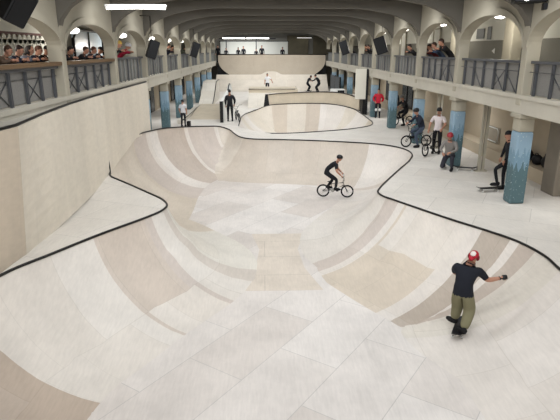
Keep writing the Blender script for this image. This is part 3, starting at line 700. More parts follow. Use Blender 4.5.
bm = bmesh.new(); prism(bm, [(-.13, -.1), (.13, 0), (-.13, .1)], -.02, 0, 'x'); tag(build('arrow_sign', bm, m_white, loc=(9.19, 21.4, 3.95)), label='small white triangular arrow sign on the right gallery wall', cat='sign')
for i, y in enumerate((14.4, 19.4, 25.0)):
    root = empty('wall_pier', (9.0, y, 2.6), label='cream flat pier on the right gallery wall, %s from the camera' % NUM[i], cat='pier', group='right gallery wall piers')
    bm = bmesh.new(); box(bm, (-.2, -.35, 0), (.2, .35, 2.85), bev=.03); build('shaft', bm, m_conc, root)
for i, y in enumerate((28.3, 35.0)):
    root = empty('gallery_window', (9.17, y+.2, 3.4), label='tall pale window on the right gallery wall, %s' % ('nearer one' if i == 0 else 'farther one'), cat='window')
    bm = bmesh.new(); box(bm, (-.02, -.5, 0), (0, .5, 1.6)); build('pane', bm, m_bwhite, root)
    bm = bmesh.new(); box(bm, (-.05, -.56, -.06), (0, -.5, 1.66)); box(bm, (-.05, .5, -.06), (0, .56, 1.66)); box(bm, (-.05, -.56, 1.6), (0, .56, 1.66)); build('window_frame', bm, m_conc, root)
# lower right aisle: ledge, pier, pipes, poster, bags
bm = bmesh.new(); box(bm, (8.55, 2, 0), (9.2, 56, .42)); tag(build('trim_4', bm, m_lowwall), kind='structure')
root = empty('aisle_pier', (8.5, 14.35, 0), label='grey brown concrete pier in the aisle at the right edge of the picture', cat='pier')
bm = bmesh.new(); box(bm, (-.3, -.35, 0), (.35, .35, 2.42), bev=.03); build('shaft', bm, mat('grey_brown_concrete', srgb(132, 124, 112), .8, var=.2, scale=2), root)
for i, (x, y) in enumerate(((7.45, 17.3), (7.3, 21.6))):
    root = empty('support_post', (x, y, 0), label='slim white double steel post under the right balcony, %s' % ('farther one' if i else 'nearer one'), cat='post')
    for dx in (-.07, .07):
        bm = bmesh.new(); box(bm, (dx-.04, -.05, 0), (dx+.04, .05, 2.42)); build('upright', bm, m_conc, root)
    bm = bmesh.new(); box(bm, (-.2, -.1, 0), (.2, .1, .04)); build('base_plate', bm, m_conc, root)
root = empty('wall_poster', (9.18, 20.5, .46), label='faint rounded rectangular outline sign on the brown lower wall right of the white post', cat='sign')
bm = bmesh.new(); box(bm, (-.02, -.6, 0), (0, .6, .62), bev=.008); build('panel', bm, mat('faint_sign', srgb(152, 144, 130), .7), root)
bm = bmesh.new(); R = [(-.5, .1), (-.38, .04), (.38, .04), (.5, .1), (.5, .5), (.38, .57), (-.38, .57), (-.5, .5)]; tube(bm, [(-.03, a, b) for a, b in R], .02, 6, closed=True); build('outline', bm, m_white, root)
def bag(x, y, z, s, rz, label):
    root = empty('backpack', (x, y, z), rz, label=label, cat='bag', group='bags on the aisle ledge')
    bm = bmesh.new(); ell(bm, (0, 0, .2*s), (.26*s, .17*s, .22*s), seg=14, rings=10)
    for v in bm.verts: v.co.z = max(v.co.z, 0.0); 
    build('bag_body', bm, m_black, root)
    bm = bmesh.new(); tube(bm, [(-.1*s, .05, .37*s), (-.05*s, .05, .47*s), (.05*s, .05, .47*s), (.1*s, .05, .37*s)], .015, 6); build('handle', bm, m_black, root)
    bm = bmesh.new(); ell(bm, (0, -.15*s, .14*s), (.16*s, .07*s, .11*s)); build('front_pocket', bm, mat('charcoal_fabric', srgb(46, 46, 50), .9), root)
bag(8.88, 17.0, .42, 1.0, 1.0, 'black backpack slumped on the aisle ledge, left of the other two bags')
bag(8.88, 16.35, .42, .8, 1.9, 'smaller black bag between two others on the aisle ledge')
bag(8.9, 15.8, .42, .95, 1.5, 'larger black bag on the aisle ledge beside the grey brown pier')
root = empty('hanging_jacket', (9.15, 17.9, 0.75), 0, label='black jacket hanging on the lower wall just right of the nearest blue pillar', cat='jacket')
bm = bmesh.new(); prism(bm, [(-.25, 0), (.25, 0), (.28, .6), (.12, .85), (-.12, .85), (-.28, .6)], -.12, 0, 'x'); build('jacket_body', bm, m_black, root)
bm = bmesh.new(); box(bm, (-.05, -.03, .85), (0.03, .03, .92)); build('hook', bm, m_steel, root)
# dark doors and windows behind the pillars
for i, k in enumerate(range(2, 8)):
    root = empty('dark_opening', (-7.37, PY(k)+2.2, .05), label='dark glazed doorway in the left lower wall, %s from the camera' % NUM[i], cat='doorway', group='dark doorways on the lower left')
    bm = bmesh.new(); box(bm, (0, -1.3, 0), (.05, 1.3, 2.2)); build('glass_panel', bm, m_dark, root)
    bm = bmesh.new(); box(bm, (.03, -.05, 0), (.09, .05, 2.25)); box(bm, (.03, -1.36, 2.2), (.09, 1.36, 2.28)); build('door_frame', bm, m_steel, root)
for i, k in enumerate(range(4, 9)):
    root = empty('dark_opening', (9.17, PY(k)+1, .45), label='dark glazed opening in the right lower wall, %s from the red jacket' % NUM[i], cat='doorway', group='dark openings on the lower right')
    bm = bmesh.new(); box(bm, (-.05, -1.2, 0), (0, 1.2, 1.8)); build('glass_panel', bm, m_dark, root)
    bm = bmesh.new(); box(bm, (-.09, -.05, 0), (-.03, .05, 1.85)); build('door_frame', bm, m_steel, root)

l = area('end_balcony_light', (-1.7, 57.6, 5.0), 4.6, .2, 100, (0.7, 0, 0))

# fill lamps added under the balconies to brighten the dark lower walls
for side, x in ((1, 8.0), (-1, -6.3)):
    sn = 'right' if side > 0 else 'left'
    for i in range(5):
        y = PY(i*1.9-.3)+.3
        root = empty('added_aisle_lamp', (x, y, 2.36), label='small added fill lamp under the %s balcony, %s from the camera' % (sn, NUM[i]), cat='ceiling lamp', group='added fill lamps under the balconies')
        bm = bmesh.new(); box(bm, (-.08, -.5, 0), (.08, .5, .075), bev=.01); build('housing', bm, m_white, root)
        bm = bmesh.new(); box(bm, (-.06, -.47, -.012), (.06, .47, 0)); build('diffuser', bm, m_lampsoft, root)
        area('added_aisle_light', (x, y, 2.33), .3, 1.0, 16)
# ------------------------------------------------------------------ people
def V3(p): return Vector(p)
STAND = dict(pelvis=(0, 0, .93), waist=(0, 0, 1.08), chest=(0, .0, 1.28), neck=(0, .0, 1.46), head=(0, .03, 1.62),
    shL=(-.18, 0, 1.40), shR=(.18, 0, 1.40), elL=(-.24, -.02, 1.12), elR=(.24, -.02, 1.12), wrL=(-.22, .1, .88), wrR=(.22, .1, .88),
    hipL=(-.095, 0, .90), hipR=(.095, 0, .90), knL=(-.11, .03, .50), knR=(.11, .03, .50), anL=(-.12, -.02, .09), anR=(.12, -.02, .09))
BONES = [('pelvis', 'waist', 'shirt'), ('waist', 'chest', 'shirt'), ('chest', 'neck', 'shirt'), ('neck', 'head', 'skin'), ('chest', 'shL', 'shirt'), ('chest', 'shR', 'shirt'),
    ('shL', 'elL', 'sleeve'), ('shR', 'elR', 'sleeve'), ('elL', 'wrL', 'fore'), ('elR', 'wrR', 'fore'), ('pelvis', 'hipL', 'pants'), ('pelvis', 'hipR', 'pants'),
    ('hipL', 'knL', 'pants'), ('hipR', 'knR', 'pants'), ('knL', 'anL', 'pants'), ('knR', 'anR', 'pants')]
RADII = dict(pelvis=.135, waist=.125, chest=.15, neck=.062, head=.06, shL=.078, shR=.078, elL=.05, elR=.05, wrL=.034, wrR=.034, hipL=.105, hipR=.105, knL=.07, knR=.07, anL=.05, anR=.05)
def hand(bm, wr, d, up, s, mi, curl=0.5):
    """palm, four unequal fingers with two bends, and a thumb leaving the side of the palm"""
    d = d.normalized(); x = d.cross(up)
    x = x.normalized() if x.length > 1e-3 else Vector((1, 0, 0)); n = x.cross(d).normalized()
    tube(bm, [wr-d*.02, wr+d*.03, wr+d*.085], [.026*1.0, .037, .034], 8, mi)
    for i, (o, L) in enumerate(((-.028, .062), (-.0095, .075), (.0095, .07), (.028, .054))):
        p = wr+d*.078+x*o; a1, a2 = curl*.9, curl*1.9
        q = p+(d*math.cos(a1)-n*math.sin(a1))*L*.5; r = q+(d*math.cos(a2)-n*math.sin(a2))*L*.45
        tube(bm, [p, q, r], [.0095, .009, .0075], 6, mi)
    p = wr+d*.03-x*s*.03; q = p+(d*.6-x*s*.75)*.04; tube(bm, [p, q, q+(d*.9-x*s*.1-n*.3)*.03], [.012, .011, .008], 6, mi)
FIG = {}
def figure_mesh(key, pose, pal, R=None, hdir=(0, 1, 0), face=True, curl=.6, toes=(0, 0), lv=2):
    if key in FIG: return FIG[key]
    J = {k: Vector(v) for k, v in {**STAND, **pose}.items()}; RR = {**RADII, **(R or {})}
    names = list(J); me = bpy.data.meshes.new('skeleton')
    tg = {}
    me.from_pydata([J[n] for n in names], [(names.index(a), names.index(b)) for a, b, _ in BONES], [])
    o = bpy.data.objects.new('skeleton', me); COL.objects.link(o)
    m = o.modifiers.new('skin', 'SKIN'); m.use_smooth_shade = True; m.branch_smoothing = .6
    sv = me.skin_vertices[0].data if me.skin_vertices else None
    if sv is None:
        bm = bmesh.new(); bm.from_mesh(me); bm.verts.layers.skin.verify(); bm.to_mesh(me); bm.free(); sv = me.skin_vertices[0].data
    for i, n in enumerate(names): sv[i].radius = (RR[n]*.82, RR[n]) if False else (RR[n], RR[n]); sv[i].use_root = (n == 'pelvis')
    s = o.modifiers.new('sub', 'SUBSURF'); s.levels = lv; s.render_levels = lv
    bpy.context.view_layer.update(); dg = bpy.context.evaluated_depsgraph_get(); ev = o.evaluated_get(dg)
    out = bpy.data.meshes.new_from_object(ev); COL.objects.unlink(o); bpy.data.objects.remove(o)
    mats = ['skin', 'shirt', 'pants', 'shoe', 'hair', 'dark']
    seg = [(J[a], J[b], t, RR[a], RR[b]) for a, b, t in BONES]
    for p in out.polygons:
        c = p.center; best = None
        for a, b, t, ra, rb in seg:
            d = b-a; f = max(0, min(1, (c-a).dot(d)/d.length_squared)); e = (c-(a+d*f)).length/(ra*(1-f)+rb*f)
            if best is None or e < best[0]: best = (e, t, f)
        t = best[1]; f = best[2]
        if t == 'sleeve': t = 'shirt' if (pal.get('long') or f < .75) else 'skin'
        elif t == 'fore': t = ('shirt' if pal.get('long') and f < .95 else 'skin')
        elif t == 'skin': t = 'skin' if f > .15 else 'shirt'
        elif t == 'shirt' and best[1] == 'shirt' and (c-J['neck']).length < RR['neck']*1.25 and best[2] > .7: t = 'skin'
        elif t == 'shirt' and best[1] == 'shirt' and c.z < J['pelvis'].z-.0 and abs(J['chest'].z-J['pelvis'].z) > .2: t = 'pants'
        if t in ('pants', 'shirt') and best[1] in ('pants', 'shirt') and J['waist'].z-J['pelvis'].z > .11 and J['pelvis'].z-J['knL'].z > .3 and c.z < J['waist'].z+.05: t = 'shirt' if c.z > J['pelvis'].z-.03-pal.get('hem', 0) else 'pants'
        p.material_index = mats.index(t); p.use_smooth = True
    bm = bmesh.new(); bm.from_mesh(out)
    hd = Vector(hdir).normalized(); up = (J['head']-J['neck']).normalized(); up = (up+Vector((0, 0, 1.2))).normalized(); x = hd.cross(up).normalized(); fw = up.cross(x).normalized()
    M = Matrix((x, fw, up)).transposed(); hc = J['head']
    ell(bm, hc+up*.01, (.074, .094, .112), 0, M, 14, 10); ell(bm, hc-up*.055+fw*.02, (.055, .066, .06), 0, M, 10, 8)
    if face:
        tube(bm, [hc+fw*.088+up*.02, hc+fw*.112-up*.018, hc+fw*.09-up*.024], [.009, .014, .008], 6, 0)
        for sgn in (-1, 1):
            ell(bm, hc+fw*.082+x*sgn*.03+up*.018, (.013, .008, .008), 5, M, 8, 6); ell(bm, hc+x*sgn*.075, (.01, .022, .032), 0, M, 8, 6)
        tube(bm, [hc+fw*.085-up*.052-x*.022, hc+fw*.092-up*.052, hc+fw*.085-up*.052+x*.022], .005, 5, 5)
    for sgn, sd in ((-1, 'L'), (1, 'R')):
        d = J['wr'+sd]-J['el'+sd]; hand(bm, J['wr'+sd], d, Vector((0, 0, 1)), sgn, 5 if pal.get('gloves') else 0, curl)
        a = J['an'+sd]; sh = (a-J['kn'+sd]).normalized(); ang = toes[0 if sd == 'L' else 1]; f = Vector((math.sin(ang), math.cos(ang), 0))
        zb = a-Vector((0, 0, .085)); F = Matrix((f.cross(Vector((0, 0, 1))), f, Vector((0, 0, 1)))).transposed()
        vs = ell(bm, zb+f*.06+Vector((0, 0, .045)), (.05, .14, .06), 3, F, 12, 8)
        vs += ell(bm, zb+f*-.02+Vector((0, 0, .075)), (.047, .065, .06), 3, F, 10, 8)
        for v in vs: v.co.z = max(v.co.z, zb.z)
    bm.to_mesh(out); bm.free()
    col = {'skin': m_skin, 'hair': m_black, 'dark': mat('dark_detail', srgb(30, 26, 25), .6)}
    for q in mats:
        out.materials.append(col[q] if q in col else mat('%s_%d_%d_%d' % ((q,)+tuple(pal[q])), srgb(*pal[q]), .85, var=.1, scale=12))
    FIG[key] = (out, J, hc, M); return FIG[key]
def headgear(kind, rgb, hc, M, root, nm=None):
    bm = bmesh.new(); c = mat('head_%d_%d_%d' % tuple(rgb), srgb(*rgb), .6 if kind != 'helmet' else .35, var=.12, scale=20)
    if kind == 'hair':
        vs = ell(bm, (0, -.012, .03), (.083, .1, .1), seg=14, rings=10)
        for v in vs:
            if v.co.y > .045 and v.co.z < .06: v.co.y = .045-(.06-v.co.z)*.5
    elif kind == 'long_hair':
        vs = ell(bm, (0, -.02, .0), (.09, .1, .13), seg=14, rings=10)
        for v in vs:
            if v.co.y > .04 and v.co.z < .06: v.co.y = .04-(.06-v.co.z)*.5
        tube(bm, [(0, -.06, 0), (0, -.085, -.12), (0, -.08, -.24)], [.075, .07, .03], 8)
    elif kind == 'helmet':
        vs = ell(bm, (0, -.005, .035), (.105, .125, .105), seg=16, rings=12)
        for v in vs: v.co.z = max(v.co.z, .0 if v.co.y > .02 else -.02)
    elif kind in ('cap', 'beanie'):
        vs = ell(bm, (0, -.005, .04), (.084, .104, .088 if kind == 'cap' else .1), seg=16, rings=12)
        for v in vs: v.co.z = max(v.co.z, .025)
        if kind == 'cap': tube(bm, [(0, .08, .035), (0, .15, .03), (0, .17, .025)], [.06, .055, .03], 10); 
        if kind == 'cap':
            for v in bm.verts:
                if v.co.y > .105: v.co.z = .03+(v.co.z-.03)*.12
    o = build(nm or {'hair': 'hair', 'long_hair': 'hair', 'helmet': 'helmet', 'cap': 'cap', 'beanie': 'beanie'}[kind], bm, c, root, smooth=True)
    o.matrix_local = Matrix.Translation(hc) @ M.to_4x4(); return o
def person(label, loc, rz, pose, pal, key=None, scale=1.0, gear=('hair', (40, 30, 26)), group=None, **kw):
    me, J, hc, M = figure_mesh(key or label, pose, pal, **kw)
    root = empty('person', loc, rz, label=label, cat='person', group=group); root.scale = (scale,)*3
    b = bpy.data.objects.new('body', me); COL.objects.link(b); b.parent = root
    if gear: headgear(gear[0], gear[1], hc, M, root)
    return root, J, hc, M

# ------------------------------------------------------------------ bmx bikes and skateboards
def bmx(loc, rz, label, frame_m=None, lean=0.0, steer=0.0, group='bmx bikes'):
    fm = frame_m or m_frame; root = empty('bmx_bike', loc, rz, label=label, cat='bike', group=group); root.rotation_euler = (0, lean, rz)
    for nm, y in (('rear', -.465), ('front', .465)):
        bm = bmesh.new(); ring = [(0, y+.228*math.cos(2*PI*i/28), .255+.228*math.sin(2*PI*i/28)) for i in range(28)]
        tube(bm, ring, .026, 8, closed=True); w = build('wheel', bm, m_tyre, root)
        bm = bmesh.new(); tube(bm, [(0, y+.2*math.cos(2*PI*i/28), .255+.2*math.sin(2*PI*i/28)) for i in range(28)], .009, 6, closed=True); build('rim', bm, m_frame, w)
        bm = bmesh.new()
        for i in range(18):
            a = 2*PI*i/18; tube(bm, [((-1)**i*.02, y, .255), (0, y+.2*math.cos(a), .255+.2*math.sin(a))], .0022, 4)
        build('spokes', bm, m_chrome, w)
        bm = bmesh.new(); tube(bm, [(-.055, y, .255), (.055, y, .255)], .02, 10); build('hub', bm, m_chrome, w)
    bb = Vector((0, -.09, .29)); st = Vector((0, -.17, .53)); ht = Vector((0, .30, .60)); hb = Vector((0, .335, .50)); ra = Vector((0, -.465, .255))
    bm = bmesh.new(); tube(bm, [bb, st], .016, 8); tube(bm, [st, ht], .018, 8); tube(bm, [bb, hb], .021, 8); tube(bm, [ht+Vector((0, -.008, .02)), hb+Vector((0, .008, -.02))], .024, 10)
    for x in (-.05, .05): tube(bm, [bb+Vector((x*.6, 0, 0)), ra+Vector((x, 0, 0))], .01, 6); tube(bm, [st+Vector((x*.3, 0, 0)), ra+Vector((x, 0, 0))], .009, 6)
    build('frame', bm, fm, root)
    bm = bmesh.new(); tube(bm, [(0, -.175, .53), (0, -.195, .6)], .013, 8); ell(bm, (0, -.2, .62), (.055, .12, .025)); build('seat', bm, m_black, root)
    bm = bmesh.new()
    for x in (-.06, .06): tube(bm, [(x*.8, .338, .485), (x, .40, .38), (x, .465, .255)], .013, 8)
    tube(bm, [(-.06, .338, .485), (.06, .338, .485)], .018, 8); build('fork', bm, fm, root)
    bm = bmesh.new(); tube(bm, [(0, .30, .6), (0, .29, .66), (0, .33, .67)], .018, 8)
    for s in (-1, 1): tube(bm, [(0, .33, .67), (s*.07, .33, .67), (s*.19, .31, .87), (s*.33, .275, .88)], .011, 8)
    tube(bm, [(-.15, .315, .80), (.15, .315, .80)], .009, 6); hbr = build('handlebar', bm, m_chrome if frame_m else m_frame, root)
    for s in (-1, 1):
        bm = bmesh.new(); tube(bm, [(s*.24, .295, .878), (s*.37, .263, .882)], .017, 8); build('grip', bm, m_tyre, hbr)
    bm = bmesh.new(); tube(bm, [(.045, -.09, .29), (.05, -.09, .29)], .075, 18); tube(bm, [(-.06, -.09, .29), (.06, -.09, .29)], .018, 8)
    tube(bm, [(.06, -.09, .29), (.07, .08, .285)], .01, 6); tube(bm, [(-.06, -.09, .29), (-.07, -.26, .295)], .01, 6); cr = build('crank', bm, m_chrome, root)
    for s, y in ((1, .08), (-1, -.26)):
        bm = bmesh.new(); box(bm, (min(s*.08, s*.17), y-.05, .278), (max(s*.08, s*.17), y+.05, .3), bev=.005); build('pedal', bm, m_black, cr)
    bm = bmesh.new(); tube(bm, [(.047, -.09+.072, .29), (.047, -.09, .29+.074), (.047, -.465, .283), (.047, -.493, .255), (.047, -.465, .227), (.047, -.09, .29-.074)], .004, 5, closed=True); build('chain', bm, m_steel, root)
    return root
def board(loc, rot, label, group='skateboards'):
    root = empty('skateboard', loc, 0, label=label, cat='skateboard', group=group); root.rotation_euler = rot
    bm = bmesh.new(); n = 16; vs = []
    for i in range(n+1):
        t = -1+2*i/n; y = .4*t; w = .1*min(1, (1-abs(t)**6)**.5+.001) if abs(t) < 1 else .02; z = .1+(max(0, abs(t)-.66)/.34)**1.3*.055
        vs.append([bm.verts.new((sx*w, y, z+dz)) for dz in (0, .012) for sx in (-1, 1)])
    for i in range(n):
        a, b = vs[i], vs[i+1]
        for q in ((0, 1, 1, 0), (2, 3, 3, 2), (0, 2, 2, 0), (1, 3, 3, 1)): bm.faces.new([a[q[0]], a[q[1]], b[q[2]], b[q[3]]])
    bm.faces.new([vs[0][k] for k in (0, 1, 3, 2)]); bm.faces.new([vs[-1][k] for k in (0, 1, 3, 2)]); build('deck', bm, m_black, root)
    for y in (-.24, .24):
        bm = bmesh.new(); tube(bm, [(-.09, y, .05), (.09, y, .05)], .011, 6); box(bm, (-.03, y-.03, .055), (.03, y+.03, .1)); tr = build('truck', bm, m_chrome, root)
        for s in (-1, 1):
            bm = bmesh.new(); tube(bm, [(s*.075, y, .027), (s*.105, y, .027)], .027, 12); build('skate_wheel', bm, m_white, tr)
    return root

P_BLACK = dict(shirt=(24, 25, 30), pants=(22, 23, 28), shoe=(20, 20, 22))
# bmx rider in the bowl, going right
def on(d, z=None): return d
bmx((2.76, 19.45, -1.5), -1.735, 'dark bmx bike ridden across the bottom of the large bowl', m_frame)
RIDE = dict(pelvis=(0, -.40, 1.02), waist=(0, -.32, 1.13), chest=(0, -.13, 1.28), neck=(0, .05, 1.41), head=(0, .13, 1.55),
    shL=(-.18, .0, 1.35), shR=(.18, .0, 1.35), elL=(-.32, .05, 1.10), elR=(.32, .05, 1.10), wrL=(-.30, .22, .93), wrR=(.30, .22, .93),
    hipL=(-.095, -.38, .98), hipR=(.095, -.38, .98), knL=(-.13, -.10, .70), knR=(.13, .05, .74), anL=(-.115, -.30, .40), anR=(.115, .02, .39))
person('rider in black t-shirt, trousers and helmet standing on bmx pedals in the bowl', (2.76, 19.45, -1.5), -1.735, RIDE, P_BLACK, gear=('helmet', (26, 27, 30)), curl=1.2, hdir=(0.15, 1, -.2))
# skateboarder on the right transition
SK = (3.84, 8.98, -1.37)
board((3.84, 9.02, -1.36), (.0, -.16, -.5), 'skateboard under the skater in olive trousers and red cap')
SKP = dict(pelvis=(-.06, -.05, .96), waist=(-.04, -.01, 1.10), chest=(-.01, .04, 1.30), neck=(.05, .09, 1.46), head=(.10, .13, 1.60),
    shL=(-.20, .06, 1.40), shR=(.22, .05, 1.37), elL=(-.20, .30, 1.17), elR=(.40, .14, 1.15), wrL=(.02, .42, 1.14), wrR=(.63, .22, 1.19),
    hipL=(-.15, -.03, .90), hipR=(.05, -.06, .90), knL=(-.08, .20, .54), knR=(.14, .06, .52), anL=(-.12, .18, .215), anR=(.04, -.2, .215))
r, J, hc, M = person('skater seen from behind in black t-shirt, baggy olive trousers and red backwards cap', SK, -.32, SKP, dict(shirt=(26, 29, 38), pants=(122, 118, 92), shoe=(24, 24, 26), hem=.06),
    R=dict(hipL=.135, hipR=.135, knL=.125, knR=.125, anL=.09, anR=.09, pelvis=.16, waist=.16, chest=.185, shL=.11, shR=.11, elL=.055, elR=.055), gear=None, curl=1.1, hdir=(.45, 1, -.15), toes=(-.9, -.7), lv=3)
hgM = Matrix.Translation(hc) @ M.to_4x4()
bm = bmesh.new(); vs = ell(bm, (0, -.005, .03), (.09, .112, .1), seg=18, rings=12)
for v in vs: v.co.z = max(v.co.z, .0)
tube(bm, [(0, -.08, .0), (0, -.135, -.015), (0, -.16, -.025)], [.06, .05, .02], 10)
o = build('cap', bm, mat('red_cap', srgb(172, 34, 50), .7), r, smooth=True); o.matrix_local = hgM; o['label'] = 'red backwards cap'; capo = o
bm = bmesh.new(); vs = ell(bm, (0, -.03, .055), (.068, .094, .068), seg=16, rings=10); o = build('cap_patch', bm, mat('cap_white', srgb(222, 214, 208), .7), capo, smooth=True); o['label'] = 'white back panel of the cap'
for i, (x, w) in enumerate(((-.03, .012), (-.01, .014), (.012, .012), (.03, .01))):
    bm = bmesh.new(); ell(bm, (x, -.118+abs(x)*.4, .045), (w*.5, .006, .012)); build('cap_lettering', bm, mat('dark_detail', srgb(30, 26, 25)), capo)
for s in (-1, 1):
    bm = bmesh.new(); ell(bm, (s*.085, 0, 0), (.028, .045, .052), seg=10, rings=8)
    o = build('ear_cover', bm, mat('dark_red_pad', srgb(110, 24, 34), .6), r, smooth=True); o.matrix_local = hgM; o['label'] = 'dark red ear cover'
bm = bmesh.new(); d = (J['wrR']-J['elR']).normalized(); tube(bm, [J['wrR']-d*.02, J['wrR']+d*.05, J['wrR']+d*.12], [.042, .052, .045], 10); o = build('wrist_guard', bm, m_black, r); o['label'] = 'black wrist guard'

# skater behind the nearest pillar with one foot on the tail
board((6.62, 14.62, 0.0), (.0, 0, -1.42), 'black skateboard lying on the deck left of the nearest blue pillar')
FOOTUP = dict(pelvis=(0, .0, .93), chest=(0, .03, 1.28), neck=(0, .05, 1.46), head=(0, .08, 1.61), elL=(-.25, .06, 1.14), elR=(.25, .06, 1.14), wrL=(-.2, .16, .92), wrR=(.2, .14, .92),
    knL=(-.1, .36, .66), anL=(-.1, .26, .24), knR=(.1, .05, .5), anR=(.1, .02, .09))
person('skater in tight black clothes and beanie half hidden by the nearest blue pillar', (7.13, 14.72, 0), 1.45, FOOTUP, P_BLACK | {'long': True}, gear=('beanie', (24, 22, 24)), scale=1.02, R=dict(hipL=.085, hipR=.085, knL=.058, knR=.058, anL=.042, anR=.042, pelvis=.12, waist=.105, chest=.13))
# kneeling skater
KNEEL = dict(pelvis=(0, -.08, .46), waist=(0, -.03, .60), chest=(0, .04, .79), neck=(0, .1, .96), head=(0, .16, 1.10), shL=(-.18, .06, .90), shR=(.18, .06, .90), elL=(-.26, .2, .68), elR=(.26, .16, .66), wrL=(-.1, .38, .62), wrR=(.14, .36, .58),
    hipL=(-.11, -.06, .44), hipR=(.11, -.06, .44), knL=(-.16, .34, .46), knR=(.16, .24, .09), anL=(-.17, .28, .09), anR=(.18, -.2, .09))
person('kneeling person in grey hoodie, dark trousers and red helmet in front of a blue pillar', (6.45, 17.65, 0), 2.6, KNEEL, dict(shirt=(128, 124, 120), pants=(50, 50, 58), shoe=(26, 26, 28), long=True), gear=('helmet', (150, 48, 56)), scale=1.06, toes=(0, 3.0))
board((6.95, 17.4, 0.0), (0, 0, 1.2), 'dark skateboard on the deck just right of the kneeling person in grey')
# white t-shirt rider standing with his bike
person('person in white t-shirt, black trousers and black helmet standing with a bmx bike', (6.92, 20.45, 0), 2.6, dict(wrL=(-.22, .34, 1.0), elL=(-.28, .1, 1.14), wrR=(.28, .26, .92), elR=(.3, .02, 1.13)), dict(shirt=(214, 204, 204), pants=(28, 28, 32), shoe=(24, 24, 26)), gear=('helmet', (26, 26, 28)), scale=1.05, R=dict(chest=.165, waist=.145))
bmx((6.65, 20.2, 0), 2.35, 'black bmx bike held by the person in the white t-shirt', lean=.1)
# navy rider seated on a bike
SIT = dict(pelvis=(0, -.2, .74), waist=(0, -.16, .88), chest=(0, -.06, 1.08), neck=(0, .03, 1.25), head=(0, .1, 1.4), shL=(-.19, -.02, 1.19), shR=(.19, -.02, 1.19), elL=(-.33, .12, .98), elR=(.33, .12, .98), wrL=(-.3, .26, .93), wrR=(.3, .26, .93),
    hipL=(-.1, -.18, .72), hipR=(.1, -.18, .72), knL=(-.17, .14, .50), knR=(.16, .16, .6), anL=(-.2, .02, .09), anR=(.12, .08, .4))
bmx((6.55, 22.0, 0), 1.75, 'black bmx bike under the seated person in navy, near the right deck edge', lean=.05)
person('person in navy top and grey blue jeans sitting on a bmx near the deck edge', (6.55, 22.0, 0), 1.75, SIT, dict(shirt=(32, 38, 52), pants=(66, 76, 92), shoe=(24, 24, 26), long=True), gear=('helmet', (30, 30, 32)), scale=1.08, hdir=(.2, 1, -.1), R=dict(chest=.17, waist=.155, pelvis=.15))
# seated and standing pair further back
bmx((7.65, 28.6, 0), 1.9, 'black bmx bike of the seated person in black by the second group of riders', lean=.05)
person('person in black sitting on a bmx, face bowed, beside the taller standing one', (7.65, 28.6, 0), 1.9, SIT, P_BLACK | {'long': True}, gear=('helmet', (120, 116, 112)), scale=1.08, key='sit_black')
person('tall person in black jacket and cap standing behind the seated rider in black', (7.45, 29.9, 0), 2.9, dict(), P_BLACK | {'long': True}, gear=('cap', (40, 36, 34)), scale=1.08, key='stand_black')
# red hoodie
POCK = dict(elL=(-.3, -.08, 1.13), elR=(.3, -.08, 1.13), wrL=(-.19, .12, .98), wrR=(.19, .12, .98))
r, J, hc, M = person('person in bright red hooded jacket with white knee pads standing by the pillars', (6.98, 31.9, 0), 2.95, POCK, dict(shirt=(176, 34, 52), pants=(34, 32, 38), shoe=(30, 30, 32), long=True), gear=('hair', (52, 38, 32)), scale=1.0, R=dict(chest=.19, waist=.18, pelvis=.17, shL=.1, shR=.1, elL=.075, elR=.075, wrL=.055, wrR=.055))
for s in (-1, 1):
    bm = bmesh.new(); ell(bm, (s*.11, .09, .5), (.075, .05, .09)); o = build('knee_pad', bm, m_white, r, smooth=True); o['label'] = 'white knee pad'
# left deck: kid with white backpack, rider in black coat with bike
r, J, hc, M = person('small person in white top and dark trousers on the left deck by the blue pillars', (-4.35, 28.6, 0), -.2, dict(), dict(shirt=(222, 220, 222), pants=(34, 34, 40), shoe=(24, 24, 26), long=False), gear=('helmet', (34, 34, 38)), scale=.82)
bm = bmesh.new(); box(bm, (.18, .05, 0), (.42, .3, .34), bev=.04); build('dark_bag', bm, m_black, r)
person('person in long black coat on the deck behind the bowl, seen from behind', (-1.93, 30.6, 0), .1, dict(wrR=(.25, .2, .92), elR=(.28, .02, 1.14)), P_BLACK | {'long': True}, gear=('hair', (24, 22, 22)), scale=1.04, R=dict(chest=.19, waist=.18, pelvis=.175, shL=.1, shR=.1, elL=.075, elR=.075))
bmx((-1.5, 30.75, 0), .25, 'dark bmx bike held by the person in the long black coat', lean=-.05)
# far riders
person('person in white t-shirt and black trousers behind the low grind box, near the hump', (.42, 51.5, 0.0), 2.8, dict(elL=(-.36, 0, 1.2), wrL=(-.5, .1, 1.0)), dict(shirt=(222, 222, 224), pants=(24, 24, 28), shoe=(24, 24, 26)), gear=('hair', (28, 24, 22)), scale=1.05)
CR = dict(pelvis=(0, -.15, .72), waist=(0, -.08, .86), chest=(0, .05, 1.05), neck=(0, .16, 1.2), head=(0, .24, 1.32), shL=(-.18, .08, 1.14), shR=(.18, .08, 1.14), elL=(-.34, .2, .98), elR=(.34, .1, 1.0), wrL=(-.4, .4, .95), wrR=(.5, .1, .95), hipL=(-.1, -.13, .7), hipR=(.1, -.13, .7), knL=(-.12, .15, .42), knR=(.12, .15, .42))
person('crouching skater in black at the foot of the far bank, left of another one', (4.45, 52.2, 0.09), -1.2, CR, P_BLACK | {'long': True}, gear=('hair', (28, 24, 22)), scale=1.05, key='crouch')
board((4.45, 52.2, 0.0), (0, 0, -1.2), 'skateboard under the left one of the two far skaters in black')
person('crouching skater in black on the far deck, right of another one', (5.2, 50.6, 0.09), 1.0, CR, P_BLACK | {'long': True}, gear=('hair', (28, 24, 22)), scale=1.15, key='crouch')
board((5.2, 50.6, 0.0), (0, 0, 1.0), 'skateboard under the right one of the two far skaters in black')

